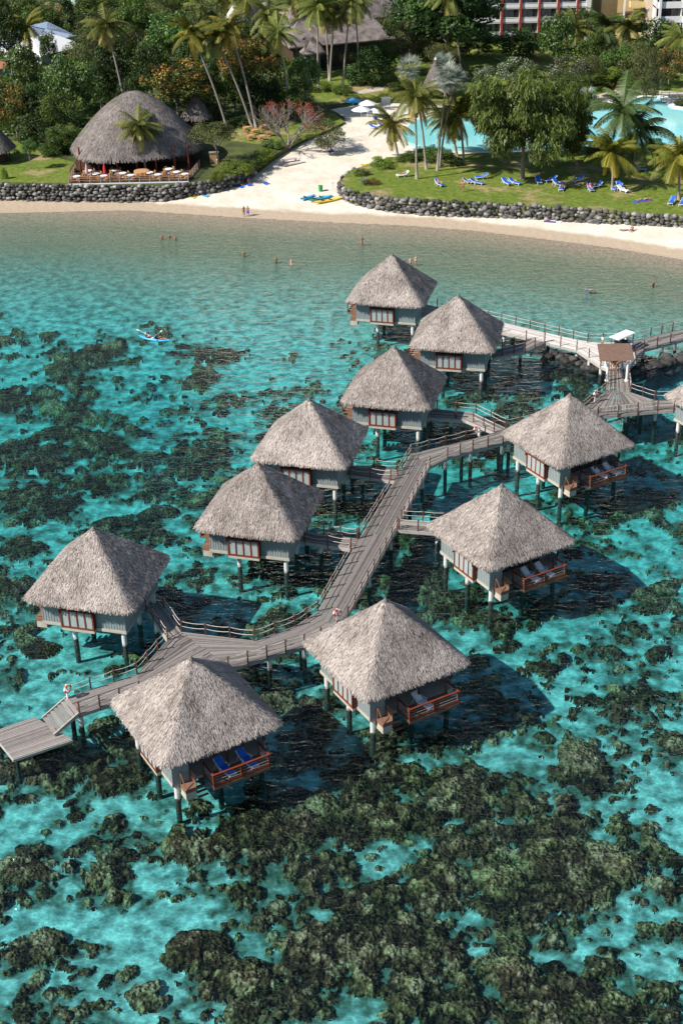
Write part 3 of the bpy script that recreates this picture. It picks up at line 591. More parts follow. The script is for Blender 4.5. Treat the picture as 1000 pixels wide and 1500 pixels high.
boardwalk('boardwalk','long weathered grey boardwalk bending from the landing stage up between the bungalow rows',
 [([(99,1021),(201,987)],[(117,1045),(205,1015)]),
  ([(201,987),(246,937)],[(205,1015),(335,979)]),
  ([(246,937),(266,925.5),(372.5,938.5)],[(335,979),(338,978),(391,962)]),
  ([(372.5,938.5),(432,917)],[(391,962),(446,946)]),
  ([(432,917),(466,895)],[(446,946),(494,926)]),
  ([(466,895),(526,790),(602,664)],[(494,926),(581.5,773),(628.8,682.4)]),
  ([(602,664),(652,652),(693.6,642),(726,633),(740,628.5)],[(628.8,682.4),(655,669.8),(692,659),(722.4,651.8),(738,647.5)])],
 [[(99,1021),(201,987),(246,937)],[(266,925.5),(372.5,938.5),(432,917),(466,895),(513,811)],[(526,788),(570,716)],[(582,697),(602,664),(652,652),(710,637.5)],
  [(117,1045),(205,1015)],[(335,979),(391,962),(446,946),(494,926)],[(510,905),(581.5,773)],[(592,757),(628.8,682.4),(655,669.8),(692,659),(736,648)]],
 [(117,1040),(103,1026),(200,1010),(250,965),(372,946),(394,958),(445,942),(440,922),(495,918),(470,900),(540,840),(505,835),(572,785),(560,735),(600,727),(618,697),(596,680),(652,668),(676,650),(689,657),(735,646),(731,634)])
boardwalk('boardwalk','grey boardwalk junction widening below the pergola towards the right edge',
 [([(888,540),(886,573)],[(918,541),(923,574.8)]),([(886,573),(850,602),(846,606)],[(923,574.8),(958,586),(962,601)]),
  ([(958,586),(1010,586)],[(962,601),(1010,599)]),([(740,628.5),(800,615),(850,602)],[(738,647.5),(800,631),(875,609.5)]),([(850,602),(846,604)],[(962,601),(875,609.5)])],
 [[(888,542),(886,573),(852,601)],[(919,543),(923,574.8),(958,586),(1010,586)],[(740,628.5),(800,615)],[(800,630),(875,610),(962,601),(1010,599)]],
 [(745,643),(800,627),(876,606),(916,601),(920,590),(960,598),(940,585),(1000,597),(889,570),(920,571)],sag=.04)
boardwalk('boardwalk','sun bleached pale far boardwalk running from the beachside bungalow to the pergola',
 [([(612,443),(700,463.5),(734,471.5)],[(612,457),(700,477.5),(734,486)]),([(734,471.5),(797,486.8),(844,497.6)],[(734,486),(797,500.3),(844,512)]),
  ([(844,497.6),(877,502),(926,499.6)],[(844,512),(879,536),(930,524)]),([(879,536),(888,540)],[(930,524),(918,541)])],
 [[(640,450),(734,471.5),(797,486.8),(860,501.5),(926,499.6)],[(650,465),(734,486)],[(797,500.3),(844,512),(862,523.7),(879,536)]],
 [(738,484),(751,479),(797,497),(803,491),(845,509),(863,520),(880,532),(925,515),(660,462),(690,470),(620,452)],'plank_pale',sag=.03)
boardwalk('boardwalk','brownish boardwalk leaving the pergola junction towards the right edge with long rails',
 [([(926,499.6),(952,492.4),(1000,482),(1060,470)],[(930,520.4),(942,511.6),(1000,496.4),(1060,484)])],
 [[(926,499.6),(952,492.4),(1000,482),(1060,470)],[(930,520.4),(942,511.6),(1000,496.4),(1060,484)]],[(932,517),(942,509),(970,500),(989,496),(1030,489)],sag=.03)
GB='footbridges from the boardwalks to the bungalows'
def foot(lab,strips,rails,piles,**k):
    e=boardwalk('footbridge',lab,strips,rails,piles,**k); e['category']='footbridge'; e['group']=GB
foot('short footbridge from triangular platform to the far left bungalow',[([(214,889),(245,936)],[(233,880),(265.5,925)])],[[(214,891),(246,937)],[(240,889),(266,925.5)]],[(228,905)],sag=.12)
foot('footbridge with sagging ropes to second bungalow of the back row',[([(436,777),(525,789)],[(430,790),(517,804)])],[[(450,780),(523,789)],[(446,793),(514,804)]],[(470,790)],sag=.12)
foot('shaded footbridge to the fourth bungalow from the beach',[([(505,681),(587,688)],[(500,693),(577,704)])],[[(515,683),(581,690)],[(512,695),(572,703)]],[(530,690)],sag=.12)
foot('elbowed footbridge with white ropes beside the bending boardwalk',[([(628,598),(692,604),(742,627.5)],[(625,611),(682,615),(724,633)])],[[(640,600),(697,605),(741,627)],[(693,618),(723,632.5)],[(666,613),(668,613)]],[(660,607),(702,620)],sag=.04)
foot('footbridge from the right side of the boardwalk to middle right bungalow',[([(585,761),(665,767)],[(582.5,775),(660,781)])],[[(588,762),(650,766)],[(584,775),(640,779)]],[(640,774)],sag=.04)
foot('shaded footbridge branching off the bleached boardwalk',[([(772,496),(752,506.6),(720,513)],[(797,501),(768.6,514),(722,524)])],[[(770,497),(752,506.6),(735,510)],[(797,501),(768.6,514),(735,521)]],[(762,508)],sag=.02)
foot('hidden link behind the bottom middle roof to its bungalow',[([(505,915),(530,932)],[(490,925),(515,942)])],[],[(512,930)])
foot('link behind the middle right roof under the pergola junction',[([(800,618),(815,606)],[(812,622),(828,610)])],[],[(810,615)])
# landing stage and stair
e=empty('landing_stage',(0,0,0),0,'low square wooden landing stage at the foot of the boardwalk stair','landing stage')
d=MB(); f=MB()
LZ=.45
q=[P(-12,1072,LZ),P(51,1050,LZ),P(106.5,1083,LZ),P(20,1111.6,LZ)]
for k in range(22):
    t0,t1=k/22+.003,(k+1)/22-.003; d.tone=random.random()*.6+.35; a=[lerp(q[0],q[3],t0),lerp(q[1],q[2],t0),lerp(q[1],q[2],t1),lerp(q[0],q[3],t1)]
    if (a[1]-a[0]).cross(a[3]-a[0]).z<0: a=a[::-1]
    d.hexa([v-Vector((0,0,.06)) for v in a],a)
d.build('deck',M['plank'],e)
for a,c in zip(q,q[1:]+q[:1]): f.bar(a-Vector((0,0,.17)),c-Vector((0,0,.17)),.1,.22)
f.build('fascia',M['beam'],e)
cc=(q[0]+q[1]+q[2]+q[3])/4
for v in q: pz=v.lerp(cc,.18); b=MB(); b.tube([(pz.x,pz.y,-3),(pz.x,pz.y,LZ-.28)],.16,8); b.build('pile',M['pile'],e)
e=empty('stair',(0,0,0),0,'wooden stair with open treads from boardwalk end down to the landing','stair')
Ta,Tb=P(99,1021,DZ-.05),P(117,1045,DZ-.05); Ba,Bb=P(63,1053,LZ+.05),P(80,1078,LZ+.05)
for k in range(7):
    t=(k+.5)/7; a=lerp(Ta,Ba,t); c=lerp(Tb,Bb,t); dd=(Ba-Ta).normalized(); dd.z=0; b=MB(); b.tone=.5+.3*random.random()
    b.hexa([a-dd*.17,a+dd*.17,c+dd*.17,c-dd*.17],[v+Vector((0,0,.05)) for v in (a-dd*.17,a+dd*.17,c+dd*.17,c-dd*.17)]); b.build('tread',M['plank'],e)
for a,c in ((Ta,Ba),(Tb,Bb)): b=MB(); b.bar(a,c+Vector((0,0,.05)),.09,.30); b.build('stringer',M['beam'],e)
# pergola
e=empty('pergola',P(903,545,DZ),0,'brown slatted flat pergola roof on four white posts over the boardwalk neck','pergola')
o_=P(903,545,DZ); pz=DZ+2.65
rc=[P(874,503.5,pz),P(923,502.5,pz),P(929,527.6,pz),P(878,529,pz)]; rc=[v-o_ for v in rc]
b=MB(); n=19
for k in range(n):
    b.tone=random.random(); t0,t1=k/n+.010,(k+1)/n-.008; a=[lerp(rc[0],rc[3],t0),lerp(rc[1],rc[2],t0),lerp(rc[1],rc[2],t1),lerp(rc[0],rc[3],t1)]
    if (a[1]-a[0]).cross(a[3]-a[0]).z<0: a=a[::-1]
    b.hexa([v-Vector((0,0,.05)) for v in a],a)
b.build('slatted_roof',M['slat'],e)
b=MB()
for u_ in (.12,.88): b.bar(lerp(rc[0],rc[1],u_)-Vector((0,0,.14)),lerp(rc[3],rc[2],u_)-Vector((0,0,.14)),.1,.16)
b.build('roof_beam',M['white'],e)
for q_ in ((888,558),(917,558),(886,535),(921,533)):
    v=P(*q_,DZ)-o_; b=MB(); b.tube([(v.x,v.y,0),(v.x,v.y,2.45)],.15,10); b.lathe([(.24,0),(.24,.12),(.16,.14)],10,(v.x,v.y,0)); b.build('post',M['white'],e)
def PG(px,py):
    z=1.0
    for _ in range(8):
        p=P(px,py,z); z=float(terr(np.array([p.x]),np.array([p.y]))[0])+.02+(float(.10*(fbm(np.array([p.x*.35]),np.array([p.y*.35]),3,5)[0]-.5)+.12*(fbm(np.array([p.x*.15]),np.array([p.y*.15]),3,9)[0]-.5)*sstep(222,232,p.y)) if p.y>222 else 0)
    return P(px,py,z)
# ------------------------------------------------------------------ land
GZ=2.85
yy=np.concatenate([np.linspace(221.95,300,100),np.linspace(303,560,60)]); xx=np.concatenate([[-330,-220,-150],np.linspace(-105,105,150),[150,220,330]])
X,Y=np.meshgrid(xx,yy); Z=terr(X,Y)+0.10*(fbm(X*.35,Y*.35,3,5)-.5)*sstep(222,228,Y)+.12*(fbm(X*.15,Y*.15,3,9)-.5)*sstep(222,232,Y); Z=np.where(Y>560,Z,Z)
# join to the seabed edge
Z[0]=np.interp(xx,V.reshape(nr,nc,3)[-1,:,0],V.reshape(nr,nc,3)[-1,:,2])
I=np.arange(X.size).reshape(X.shape); fq=np.stack([I[:-1,:-1],I[:-1,1:],I[1:,1:],I[1:,:-1]],-1).reshape(-1,4)
# rows start at the seabed grid's last row
Y[0]=rows[-1]
tag(mk('beach',mesh_np('beach',np.stack([X,Y,Z],-1).reshape(-1,3),fq,M['sand'],smooth=True)),kind='structure')
def grassmat():
    m,t,o=nmat('lawn grass'); bs=N(t,'ShaderNodeBsdfPrincipled'); t.links.new(bs.outputs[0],o.inputs[0]); bs.inputs['Roughness'].default_value=.9; bs.inputs['Specular IOR Level'].default_value=.1
    tc=N(t,'ShaderNodeTexCoord'); n1=N(t,'ShaderNodeTexNoise'); n1.inputs['Scale'].default_value=.16; n1.inputs['Detail'].default_value=5; n1.inputs['Roughness'].default_value=.62
    n2=N(t,'ShaderNodeTexNoise'); n2.inputs['Scale'].default_value=1.6; n2.inputs['Detail'].default_value=5
    for n in (n1,n2): t.links.new(tc.outputs['Object'],n.inputs['Vector'])
    g=ramp(t,n2.outputs[0],[(.3,(.085,.125,.02)),(.7,(.175,.225,.04))]); s=ramp(t,n2.outputs[0],[(.3,(.26,.19,.09)),(.7,(.40,.31,.17))])
    f=ramp(t,n1.outputs[0],[(.52,(0,0,0)),(.66,(1,1,1))]); mx=N(t,'ShaderNodeMix',data_type='RGBA'); t.links.new(f,mx.inputs[0]); t.links.new(g,mx.inputs[6]); t.links.new(s,mx.inputs[7]); t.links.new(mx.outputs[2],bs.inputs['Base Color'])
    bp=N(t,'ShaderNodeBump'); bp.inputs['Strength'].default_value=.5; bp.inputs['Distance'].default_value=.1; t.links.new(n2.outputs[0],bp.inputs['Height']); t.links.new(bp.outputs[0],bs.inputs['Normal']); return m
M['grass']=grassmat()
def groundmat():
    return mat('garden soil and undergrowth',(.035,.045,.014),(.10,.12,.035),rough=.95,scale=.35,detail=7,bump=.8,bscale=3)
M['ground']=groundmat()
M['paving']=mat('pale paving',(.45,.38,.31),(.56,.48,.40),scale=.8)
def sheet(name,pts,z,m,thick=1.6,kind='structure',step=3.0):
    bm=bmesh.new(); vs=[bm.verts.new((p.x,p.y,z)) for p in pts]; f=bm.faces.new(vs)
    if f.normal.z<0: f.normal_flip()
    bm.normal_update()
    if f.normal.z<0: bmesh.ops.reverse_faces(bm,faces=[f])
    r=bmesh.ops.extrude_face_region(bm,geom=[f]); 
    for v in r['geom']:
        if isinstance(v,bmesh.types.BMVert): v.co.z-=thick
    bmesh.ops.recalc_face_normals(bm,faces=bm.faces)
    bmesh.ops.triangulate(bm,faces=bm.faces)
    me=bpy.data.meshes.new(name); bm.to_mesh(me); bm.free(); me.materials.append(m); o=mk(name,me); tag(o,kind=kind); return o
PP=lambda L_,z=GZ:[P(x,y_,z) for x,y_ in L_]
# left garden (lawn plus wooded ground behind) round to the far distance
garden=PP([(0,269),(60,270),(112,271),(243,272),(289,267),(320,264),(345,258),(380,240),(400,228),(418,218),(440,207),(470,196),(500,182),(505,172),(492,164),(480,158),(520,152),(560,148),(600,150),(680,151),(760,149),(830,154),(880,153),(912,143),(970,142),(984,157),(1010,166)])
far=[Vector((105,262,0)),Vector((320,262,0)),Vector((320,555,0)),Vector((-320,555,0)),Vector((-320,232,0)),Vector((-70,231,0))]
sheet('garden_ground',garden+far,GZ,M['ground'])
# lawns laid over it, each its own sheet
sheet('lawn',PP([(0,267),(60,268),(108,269),(116,240),(60,225),(48,210),(0,205),(-60,205),(-60,262)],GZ+.004),GZ+.06,M['grass'],.05)
sheet('lawn',PP([(332,205),(420,217),(505,179),(490,166),(440,160),(360,175)],GZ+.004),GZ+.06,M['grass'],.05)
sheet('lawn',PP([(478,154),(560,146),(690,149),(760,146),(880,150),(912,140),(1000,140),(1040,90),(840,70),(660,60),(560,95),(470,110),(455,140)],GZ+.004),GZ+.06,M['grass'],.05)
promo=PP([(498,266),(508,276),(525,280),(568,287),(622,291.5),(670,294),(762,298),(864,306),(1000,316),(1100,326),(1100,222),(1000,216),(940,216),(880,218),(800,222),(700,224),(640,228),(600,228),(570,230),(545,238),(512,250)])
sheet('lawn',promo,GZ,M['grass'],2.2)
# pool
pool=PP([(588,196),(600,210),(625,217),(680,218),(760,217),(900,216),(1040,214),(1040,166),(985,158),(972,143),(930,143),(908,146),(882,156),(828,157),(790,160),(700,160),(640,168),(605,178)],GZ)
def poolmat():
    m,t,o=nmat('pool water'); bs=N(t,'ShaderNodeBsdfPrincipled'); t.links.new(bs.outputs[0],o.inputs[0]); bs.inputs['Roughness'].default_value=.06
    tc=N(t,'ShaderNodeTexCoord'); nz=N(t,'ShaderNodeTexNoise'); nz.inputs['Scale'].default_value=.08; nz.inputs['Detail'].default_value=3; t.links.new(tc.outputs['Object'],nz.inputs['Vector'])
    t.links.new(ramp(t,nz.outputs[0],[(.35,(.20,.60,.62)),(.65,(.36,.72,.70))]),bs.inputs['Base Color'])
    n2=N(t,'ShaderNodeTexNoise'); n2.inputs['Scale'].default_value=2; t.links.new(tc.outputs['Object'],n2.inputs['Vector']); bp=N(t,'ShaderNodeBump'); bp.inputs['Strength'].default_value=.2; t.links.new(n2.outputs[0],bp.inputs['Height']); t.links.new(bp.outputs[0],bs.inputs['Normal']); return m
M['pool']=poolmat()
sheet('pool_water',pool,GZ+.10,M['pool'],.9)
b=MB()
rim=pool[6:17]
for a,c in zip(rim,rim[1:]): b.bar(Vector((a.x,a.y,GZ+.16)),Vector((c.x,c.y,GZ+.16)),1.1,.3)
tag(b.build('pool_edge',M['white']),'white rounded stone edge along the far side of the pool','pool edge')
def patch(name,L_,m,dz=.075,kind='structure'): return sheet(name,PP(L_,GZ),GZ+dz,m,.02,kind)
patch('path',[(700,160),(700,152),(690,148),(690,141),(720,139),(760,136),(790,139),(790,143),(730,146),(712,150)],M['paving'])
patch('path',[(517,136),(525,138),(560,133),(565,127),(545,128)],M['paving'])
patch('path',[(876,153),(905,149),(912,140),(960,138),(1000,140),(1000,135),(905,131),(872,140)],M['paving'])
# rock retaining walls: one mesh of separate boulders each
_ico=bmesh.new(); bmesh.ops.create_icosphere(_ico,subdivisions=2,radius=1); ICV=np.array([v.co[:] for v in _ico.verts]); ICF=np.array([[v.index for v in f.verts] for f in _ico.faces]); _ico.free()
def boulders(name,line,label,z0f,z1,size=.62,seed=1,cat='stone wall',extra=0):
    rg=np.random.default_rng(seed); vs=[];fs=[];tn=[];n0=0
    pts=along(line,size*1.05)
    for i,p in enumerate(pts[:-1]):
        d=(pts[i+1]-p); d.z=0; d.normalize(); out=Vector((d.y,-d.x,0))
        if out.y>0 and abs(d.x)>.5: out=-out
        zb=z0f(p); k=max(1,int(round((z1-zb+.25)/(size*.80))))
        for r in range(k+extra):
            s=size*rg.uniform(.36,.78); t=(r+.4)/k
            c=p+out*(.28*(1-t)+rg.uniform(-.08,.12))+d*(rg.uniform(-.25,.25)+(size*.5 if r%2 else 0)); z=zb-.1+(z1-zb+.1)*t+rg.uniform(-.16,.16)
            if r>=k: c=p+out*(1.0+rg.uniform(0,.5)); z=zb+.05; s*=.7
            q=ICV*np.array([s*rg.uniform(.95,1.3),s*rg.uniform(.8,1.0),s*rg.uniform(.68,.85)])
            q=q*(1+.14*np.sin(ICV[:,[1,2,0]]*3+rg.uniform(0,6,3)))*(1+rg.uniform(-.05,.05,(len(q),1))); a=rg.uniform(0,3.1); ca,sa=math.cos(a),math.sin(a)
            a2=math.atan2(d.y,d.x)+rg.normal(0,.25); ca,sa=math.cos(a2),math.sin(a2)
            q=np.stack([q[:,0]*ca-q[:,1]*sa,q[:,0]*sa+q[:,1]*ca,q[:,2]],-1)+np.array([c.x,c.y,z])
            vs.append(q); fs.append(ICF+n0); n0+=len(q); tn+= [float(np.clip(rg.choice([.12,.3,.55,.85],p=[.38,.32,.20,.10])+rg.normal(0,.06),0,1))]*len(ICF)
    o=mk(name,mesh_np(name,np.concatenate(vs),np.concatenate(fs),M['rock'],tone=tn,smooth=False)); return tag(o,label,cat)
zb=lambda p: float(terr(np.array([p.x]),np.array([p.y-1]))[0])
lw=[P(x,y_,GZ) for x,y_ in ((-110,262),(0,269),(60,270),(112,271),(160,272),(243,272),(289,267),(318,264),(345,258),(372,245))]
boulders('rock_wall',lw,'black and grey boulder wall holding up the restaurant terrace and left lawn',zb,GZ+.12,.60,1,extra=0)
rw=[P(x,y_,GZ) for x,y_ in ((520,246),(503,256),(498,266),(508,276),(525,280),(568,287),(622,291.5),(670,294),(762,298),(864,306),(1000,316),(1100,326))]
boulders('rock_wall',rw,'grey boulder wall curving round the front of the sunbathing lawn',zb,GZ+.05,.64,2)
# breakwater rocks under the far boardwalk
def rubble(name,pts,label,seed,n,size):
    rg=np.random.default_rng(seed); vs=[];fs=[];tn=[];n0=0
    for i in range(n):
        t=rg.uniform(0,len(pts)-1); k=int(t); p=pts[k].lerp(pts[k+1],t-k); s=size*rg.uniform(.5,1.1)
        q=ICV*np.array([s*1.2,s,s*.75])*(1+.16*np.sin(ICV[:,[1,2,0]]*3+rg.uniform(0,6,3))); q=q+np.array([p.x+rg.normal(0,.5),p.y+rg.normal(0,.45),rg.uniform(-.9,.15)])
        vs.append(q); fs.append(ICF+n0); n0+=len(q); tn+=[float(rg.uniform(0,.16))]*len(ICF)
    return tag(mk(name,mesh_np(name,np.concatenate(vs),np.concatenate(fs),M['rock'],tone=tn,smooth=False)),label,'rocks',kind='stuff')
rubble('rock_rubble',PP([(803,518),(830,523),(860,534),(880,541)],0),'dark wet rocks breaking the water left of the pergola',3,110,.6)
rubble('rock_rubble',PP([(930,545),(960,535),(1000,524),(1050,515)],0),'black wet rocks under the right hand boardwalk',4,150,.65)
# ------------------------------------------------------------------ vegetation
def fr_axes(d):
    d=np.asarray(d,float); d/=np.linalg.norm(d); s=np.cross(d,[0,0,1.]); 
    if np.linalg.norm(s)<1e-3: s=np.array([1.,0,0])
    s/=np.linalg.norm(s); return d,s,np.cross(s,d)
def palm_crown(seed,mname,nf=26,Lf=4.6,up=1.0,wide=1.0,dead=True):
    rg=np.random.default_rng(seed); Vv=[];Ff=[];T=[];Mi=[];n0=0
    for i in range(nf):
        az=2*math.pi*i/nf*1.0+rg.uniform(-.25,.25)+(i%3)*.3; e=rg.uniform(-.45,1.3)*up if i>3 else rg.uniform(1.05,1.45); L_=Lf*rg.uniform(.8,1.1)
        if i%6==5: e=rg.uniform(-1.2,-.6); L_*=.85
        ns=9; p=np.array([0,0,0.]); pts=[p.copy()]; el=e
        for k in range(ns): 
            p=p+np.array([math.cos(az)*math.cos(el),math.sin(az)*math.cos(el),math.sin(el)])*L_/ns; pts.append(p.copy()); el-=rg.uniform(.10,.17)*(1.0 if e>-.3 else .5)
            if el<-1.45: el=-1.45
        pts=np.array(pts); base=rg.uniform(.25,.75); yel=e<-.4 and dead
        m=34; tw=rg.uniform(-.6,.6)
        for k in range(m):
            t=.08+.92*k/m; f=t*ns; a=int(min(f,ns-1)); q=pts[a]+(pts[a+1]-pts[a])*(f-a); d,s,u_=fr_axes(pts[a+1]-pts[a])
            ll=L_*.21*math.sin(math.pi*min(1,.12+t*.86))**.7*wide+.1
            for sgn in (-1,1):
                dirv=s*sgn*math.cos(tw*sgn)+d*.45+np.array([0,0,-.35-.25*rg.random()])+u_*.15*sgn*math.sin(tw); dirv/=np.linalg.norm(dirv)
                w_=d*.052*(1+.4*rg.random())
                q2=q+dirv*ll+np.array([0,0,-.12*ll]); 
                Vv+= [q-w_,q+w_,q2+w_*.3,q2-w_*.3]; Ff.append([n0,n0+1,n0+2,n0+3]); n0+=4
                T.append(np.clip((.97 if yel else base)+rg.normal(0,.1),0,1)); 
        for k in range(ns):  # rachis
            d,s,u_=fr_axes(pts[k+1]-pts[k]); w_=s*.045
            Vv+=[pts[k]-w_,pts[k]+w_,pts[k+1]+w_*.7,pts[k+1]-w_*.7]; Ff.append([n0,n0+1,n0+2,n0+3]); n0+=4; T.append(.85)
    return mesh_np('crown',Vv,Ff,L[mname],tone=T)
def fan_crown(seed,mname='fan',n=34,Lf=2.5):
    rg=np.random.default_rng(seed); Vv=[];Ff=[];T=[];n0=0
    for i in range(n):
        az=rg.uniform(0,6.283); e=rg.uniform(-.8,1.3); d=np.array([math.cos(az)*math.cos(e),math.sin(az)*math.cos(e),math.sin(e)]); st=d*Lf*.55
        d2=d+np.array([0,0,-.25]); d2,s,u_=fr_axes(d2)
        b_=rg.uniform(.3,.8)
        w_=s*.03; Vv+=[w_*0-w_,w_,st+w_,st-w_]; Ff.append([n0,n0+1,n0+2,n0+3]); n0+=4; T.append(.3)
        for k in range(17):
            a=-2.0+4.0*k/16; v=d2*math.cos(a)+s*math.sin(a)+np.array([0,0,-.1])+u_*.12*math.cos(3*a); v=v/np.linalg.norm(v); sd_=np.cross(v,u_); sd_/=np.linalg.norm(sd_)
            q2=st+v*Lf*.5*rg.uniform(.85,1.1); mid=st+v*Lf*.3
            Vv+=[st,mid+sd_*.055,q2,mid-sd_*.055]; Ff.append([n0,n0+1,n0+2,n0+3]); n0+=4; T.append(np.clip(b_+rg.normal(0,.12),0,1))
    return mesh_np('crown',Vv,Ff,L[mname],tone=T)
def leaf_cloud(centers,rads,n,size,rg,flat=.85,tip=None,inner=.35):
    """leaf-sized faces spread over the shells of many clumps"""
    centers=np.array(centers); rads=np.array(rads); pr=rads**2/np.sum(rads**2); ci=rg.choice(len(centers),n,p=pr)
    d=rg.normal(size=(n,3)); d/=np.linalg.norm(d,axis=1)[:,None]; rr=rads[ci]*(1-inner*rg.random(n)**2.0); d[:,2]*=flat
    p=centers[ci]+d*rr[:,None]
    nn=d+rg.normal(0,.55,(n,3))+np.array([0,0,.35]); nn/=np.linalg.norm(nn,axis=1)[:,None]
    a=rg.normal(size=(n,3)); s=np.cross(nn,a); s/=np.linalg.norm(s,axis=1)[:,None]; t=np.cross(nn,s)
    L_=size*rg.uniform(.6,1.35,n)[:,None]; W_=L_*.55
    V_=np.stack([p-t*L_*.5,p+s*W_*.5,p+t*L_*.5,p-s*W_*.5],1).reshape(-1,3); F_=np.arange(4*n).reshape(-1,4)
    ct_=rg.uniform(.2,.65,len(centers)); T=np.clip(ct_[ci]+rg.normal(0,.16,n),0,.86)
    if tip is not None:
        up=(d[:,2]>.1)&(rg.random(n)<tip*(0.4+ (ct_[ci]>.45))); T=np.where(up,rg.uniform(.88,1,n),T)
    return V_,F_,T
def crown_mesh(kind,seed):
    rg=np.random.default_rng(seed)
    # unit crown radius 1 across, ~0.85 high
    nb=46; c=[];r=[]
    while len(c)<nb:
        q=rg.uniform(-1,1,3); l=np.linalg.norm(q*[1,1,1.0])
        if l>.95 or l<.38 or q[2]<-.62: continue
        if kind in ('flatumb',) and q[2]<.0: continue
        rr=rg.uniform(.16,.34); q=q*(1-rr*.75)/max(l,.75)*1.05 if l>.75 else q
        c.append(q*[1,1,.85]); r.append(rr)
    P_={'mango':(6500,.085,'mango',.55),'glossy':(5200,.10,'glossy',None),'mid':(6000,.085,'mid',None),'dark':(6000,.085,'dark',None),'olive':(7500,.065,'olive',None),
        'yellow':(5000,.09,'yellow',None),'cream':(4500,.10,'cream',None),'flower':(6000,.07,'flower',.16),'flatumb':(5000,.075,'olive',None),'big':(6500,.11,'dark',None),'hedge':(4500,.08,'hedge',None)}[kind]
    v,f,t=leaf_cloud(c,r,P_[0],P_[1],rg,tip=P_[3]); return mesh_np('crown',v,f,L[P_[2]],tone=t)
def casua_mesh(seed):
    """drooping strands hung from many limb ends"""
    rg=np.random.default_rng(seed); Vv=[];T=[]
    lob=[(rg.uniform(-.68,.68),rg.uniform(-.6,.6),rg.uniform(-.6,.62),rg.uniform(.20,.36)) for _ in range(24)]
    for i in range(760):
        q=rg.normal(size=3); q/=np.linalg.norm(q); lb=lob[i%24]; q=q*lb[3]*rg.uniform(.6,1.05)+np.array(lb[:3])
        b_=rg.uniform(.15,.8)
        for k in range(26):
            p=q+rg.normal(0,.05,3); L_=rg.uniform(.05,.15); out=np.array([q[0],q[1],0])*.25; d=np.array([out[0],out[1],-1])+rg.normal(0,.35,3); d/=np.linalg.norm(d); s=np.cross(d,rg.normal(size=3)); s/=np.linalg.norm(s); w_=.011
            Vv+=[p-s*w_,p+s*w_,p+d*L_+s*w_*.6,p+d*L_-s*w_*.6]; T.append(np.clip(b_+rg.normal(0,.14),0,.9))
    return mesh_np('crown',Vv,np.arange(len(Vv)).reshape(-1,4),L['casua'],tone=T)
def stems_mesh(seed,kind='tree'):
    """unit trunk: foot at z=0, top at z=1, limbs spreading"""
    rg=random.Random(seed); b=MB(); x=y_=0; b.tube([(0,0,-.02),(.01,.0,.25),(.02,.01,.55)],[.05,.038,.03],7)
    for i in range(7):
        a=i*.9+rg.random(); l=rg.uniform(.22,.36); p0=(.01+.01*(i%2),.0,.35+.03*i); p1=(math.cos(a)*l*.5,math.sin(a)*l*.5,p0[2]+.18); p2=(math.cos(a)*l,math.sin(a)*l,p0[2]+.34)
        b.tube([p0,p1,p2],[.022,.015,.008],5)
    return b.mesh('trunk',M['bark'],True)
CR={}
def crown_v(kind,i):
    k=(kind,i%3)
    if k not in CR:
        sd_=hash(kind)%7 if False else sum(map(ord,kind))
        if kind=='casua': CR[k]=casua_mesh(sd_+i%3)
        elif kind=='palm': CR[k]=palm_crown(sd_+i%3,'palm',30,4.9)
        elif kind=='palmdk': CR[k]=palm_crown(sd_+i%3,'palmdk',26,4.9)
        elif kind=='palmyl': CR[k]=palm_crown(sd_+i%3,'palmyl',28,4.9,up=.9)
        elif kind=='fan': CR[k]=fan_crown(sd_+i%3)
        else: CR[k]=crown_mesh(kind,sd_+i%3)
    return CR[k]
STEM=[stems_mesh(s) for s in (1,2,3)]
idx=[0]
def tree(cx,cy,rw,rh,by,kind,label,gz=GZ,bx=None,group=None):
    """crown centre and half-sizes as surveyed in photo pixels; by: row of the foot"""
    idx[0]+=1; i=idx[0]; foot=P(cx if bx is None else bx,by,gz); k=pxm(foot); c=math.cos(math.atan2(CAMZ-5,foot.y))
    hc=(by-cy)/(k*c); rx=rw/k; rz_=max(rh/(k*c),.3); rz_=rz_/0.9; hc=max(hc,rz_*.55)
    e=empty('tree',foot,0,label,'tree',group)
    ox=((cx-bx)/k if bx is not None else 0)
    mk('crown',crown_v(kind,i),e,(ox,0,hc),rz=i*1.7,scale=(rx,rx,rz_))
    mk('trunk',STEM[i%3],e,(0,0,0),rz=i*2.1,scale=(max(rx*.9,1),max(rx*.9,1),hc+rz_*.35)); return e
def bush(cx,cy,rw,rh,kind,label,gz=GZ,group=None,name='shrub',cat='shrub',n=1):
    idx[0]+=1; i=idx[0]; foot=P(cx,cy+rh*.6,gz); k=pxm(foot); e=empty(name,foot,0,label,cat,group)
    rx=rw/k; rz_=rh/k*1.15; m=crown_v(kind,i); mk('foliage',m,e,(0,0,rz_*.45),rz=i*1.7,scale=(rx,rx*.75,rz_)); b=MB(); 
    for a in range(3): b.tube([(0,0,-.05),(math.cos(a*2.1)*rx*.3,math.sin(a*2.1)*rx*.2,rz_*.6)],[.08,.04],5)
    b.build('stem',M['bark'],e); return e
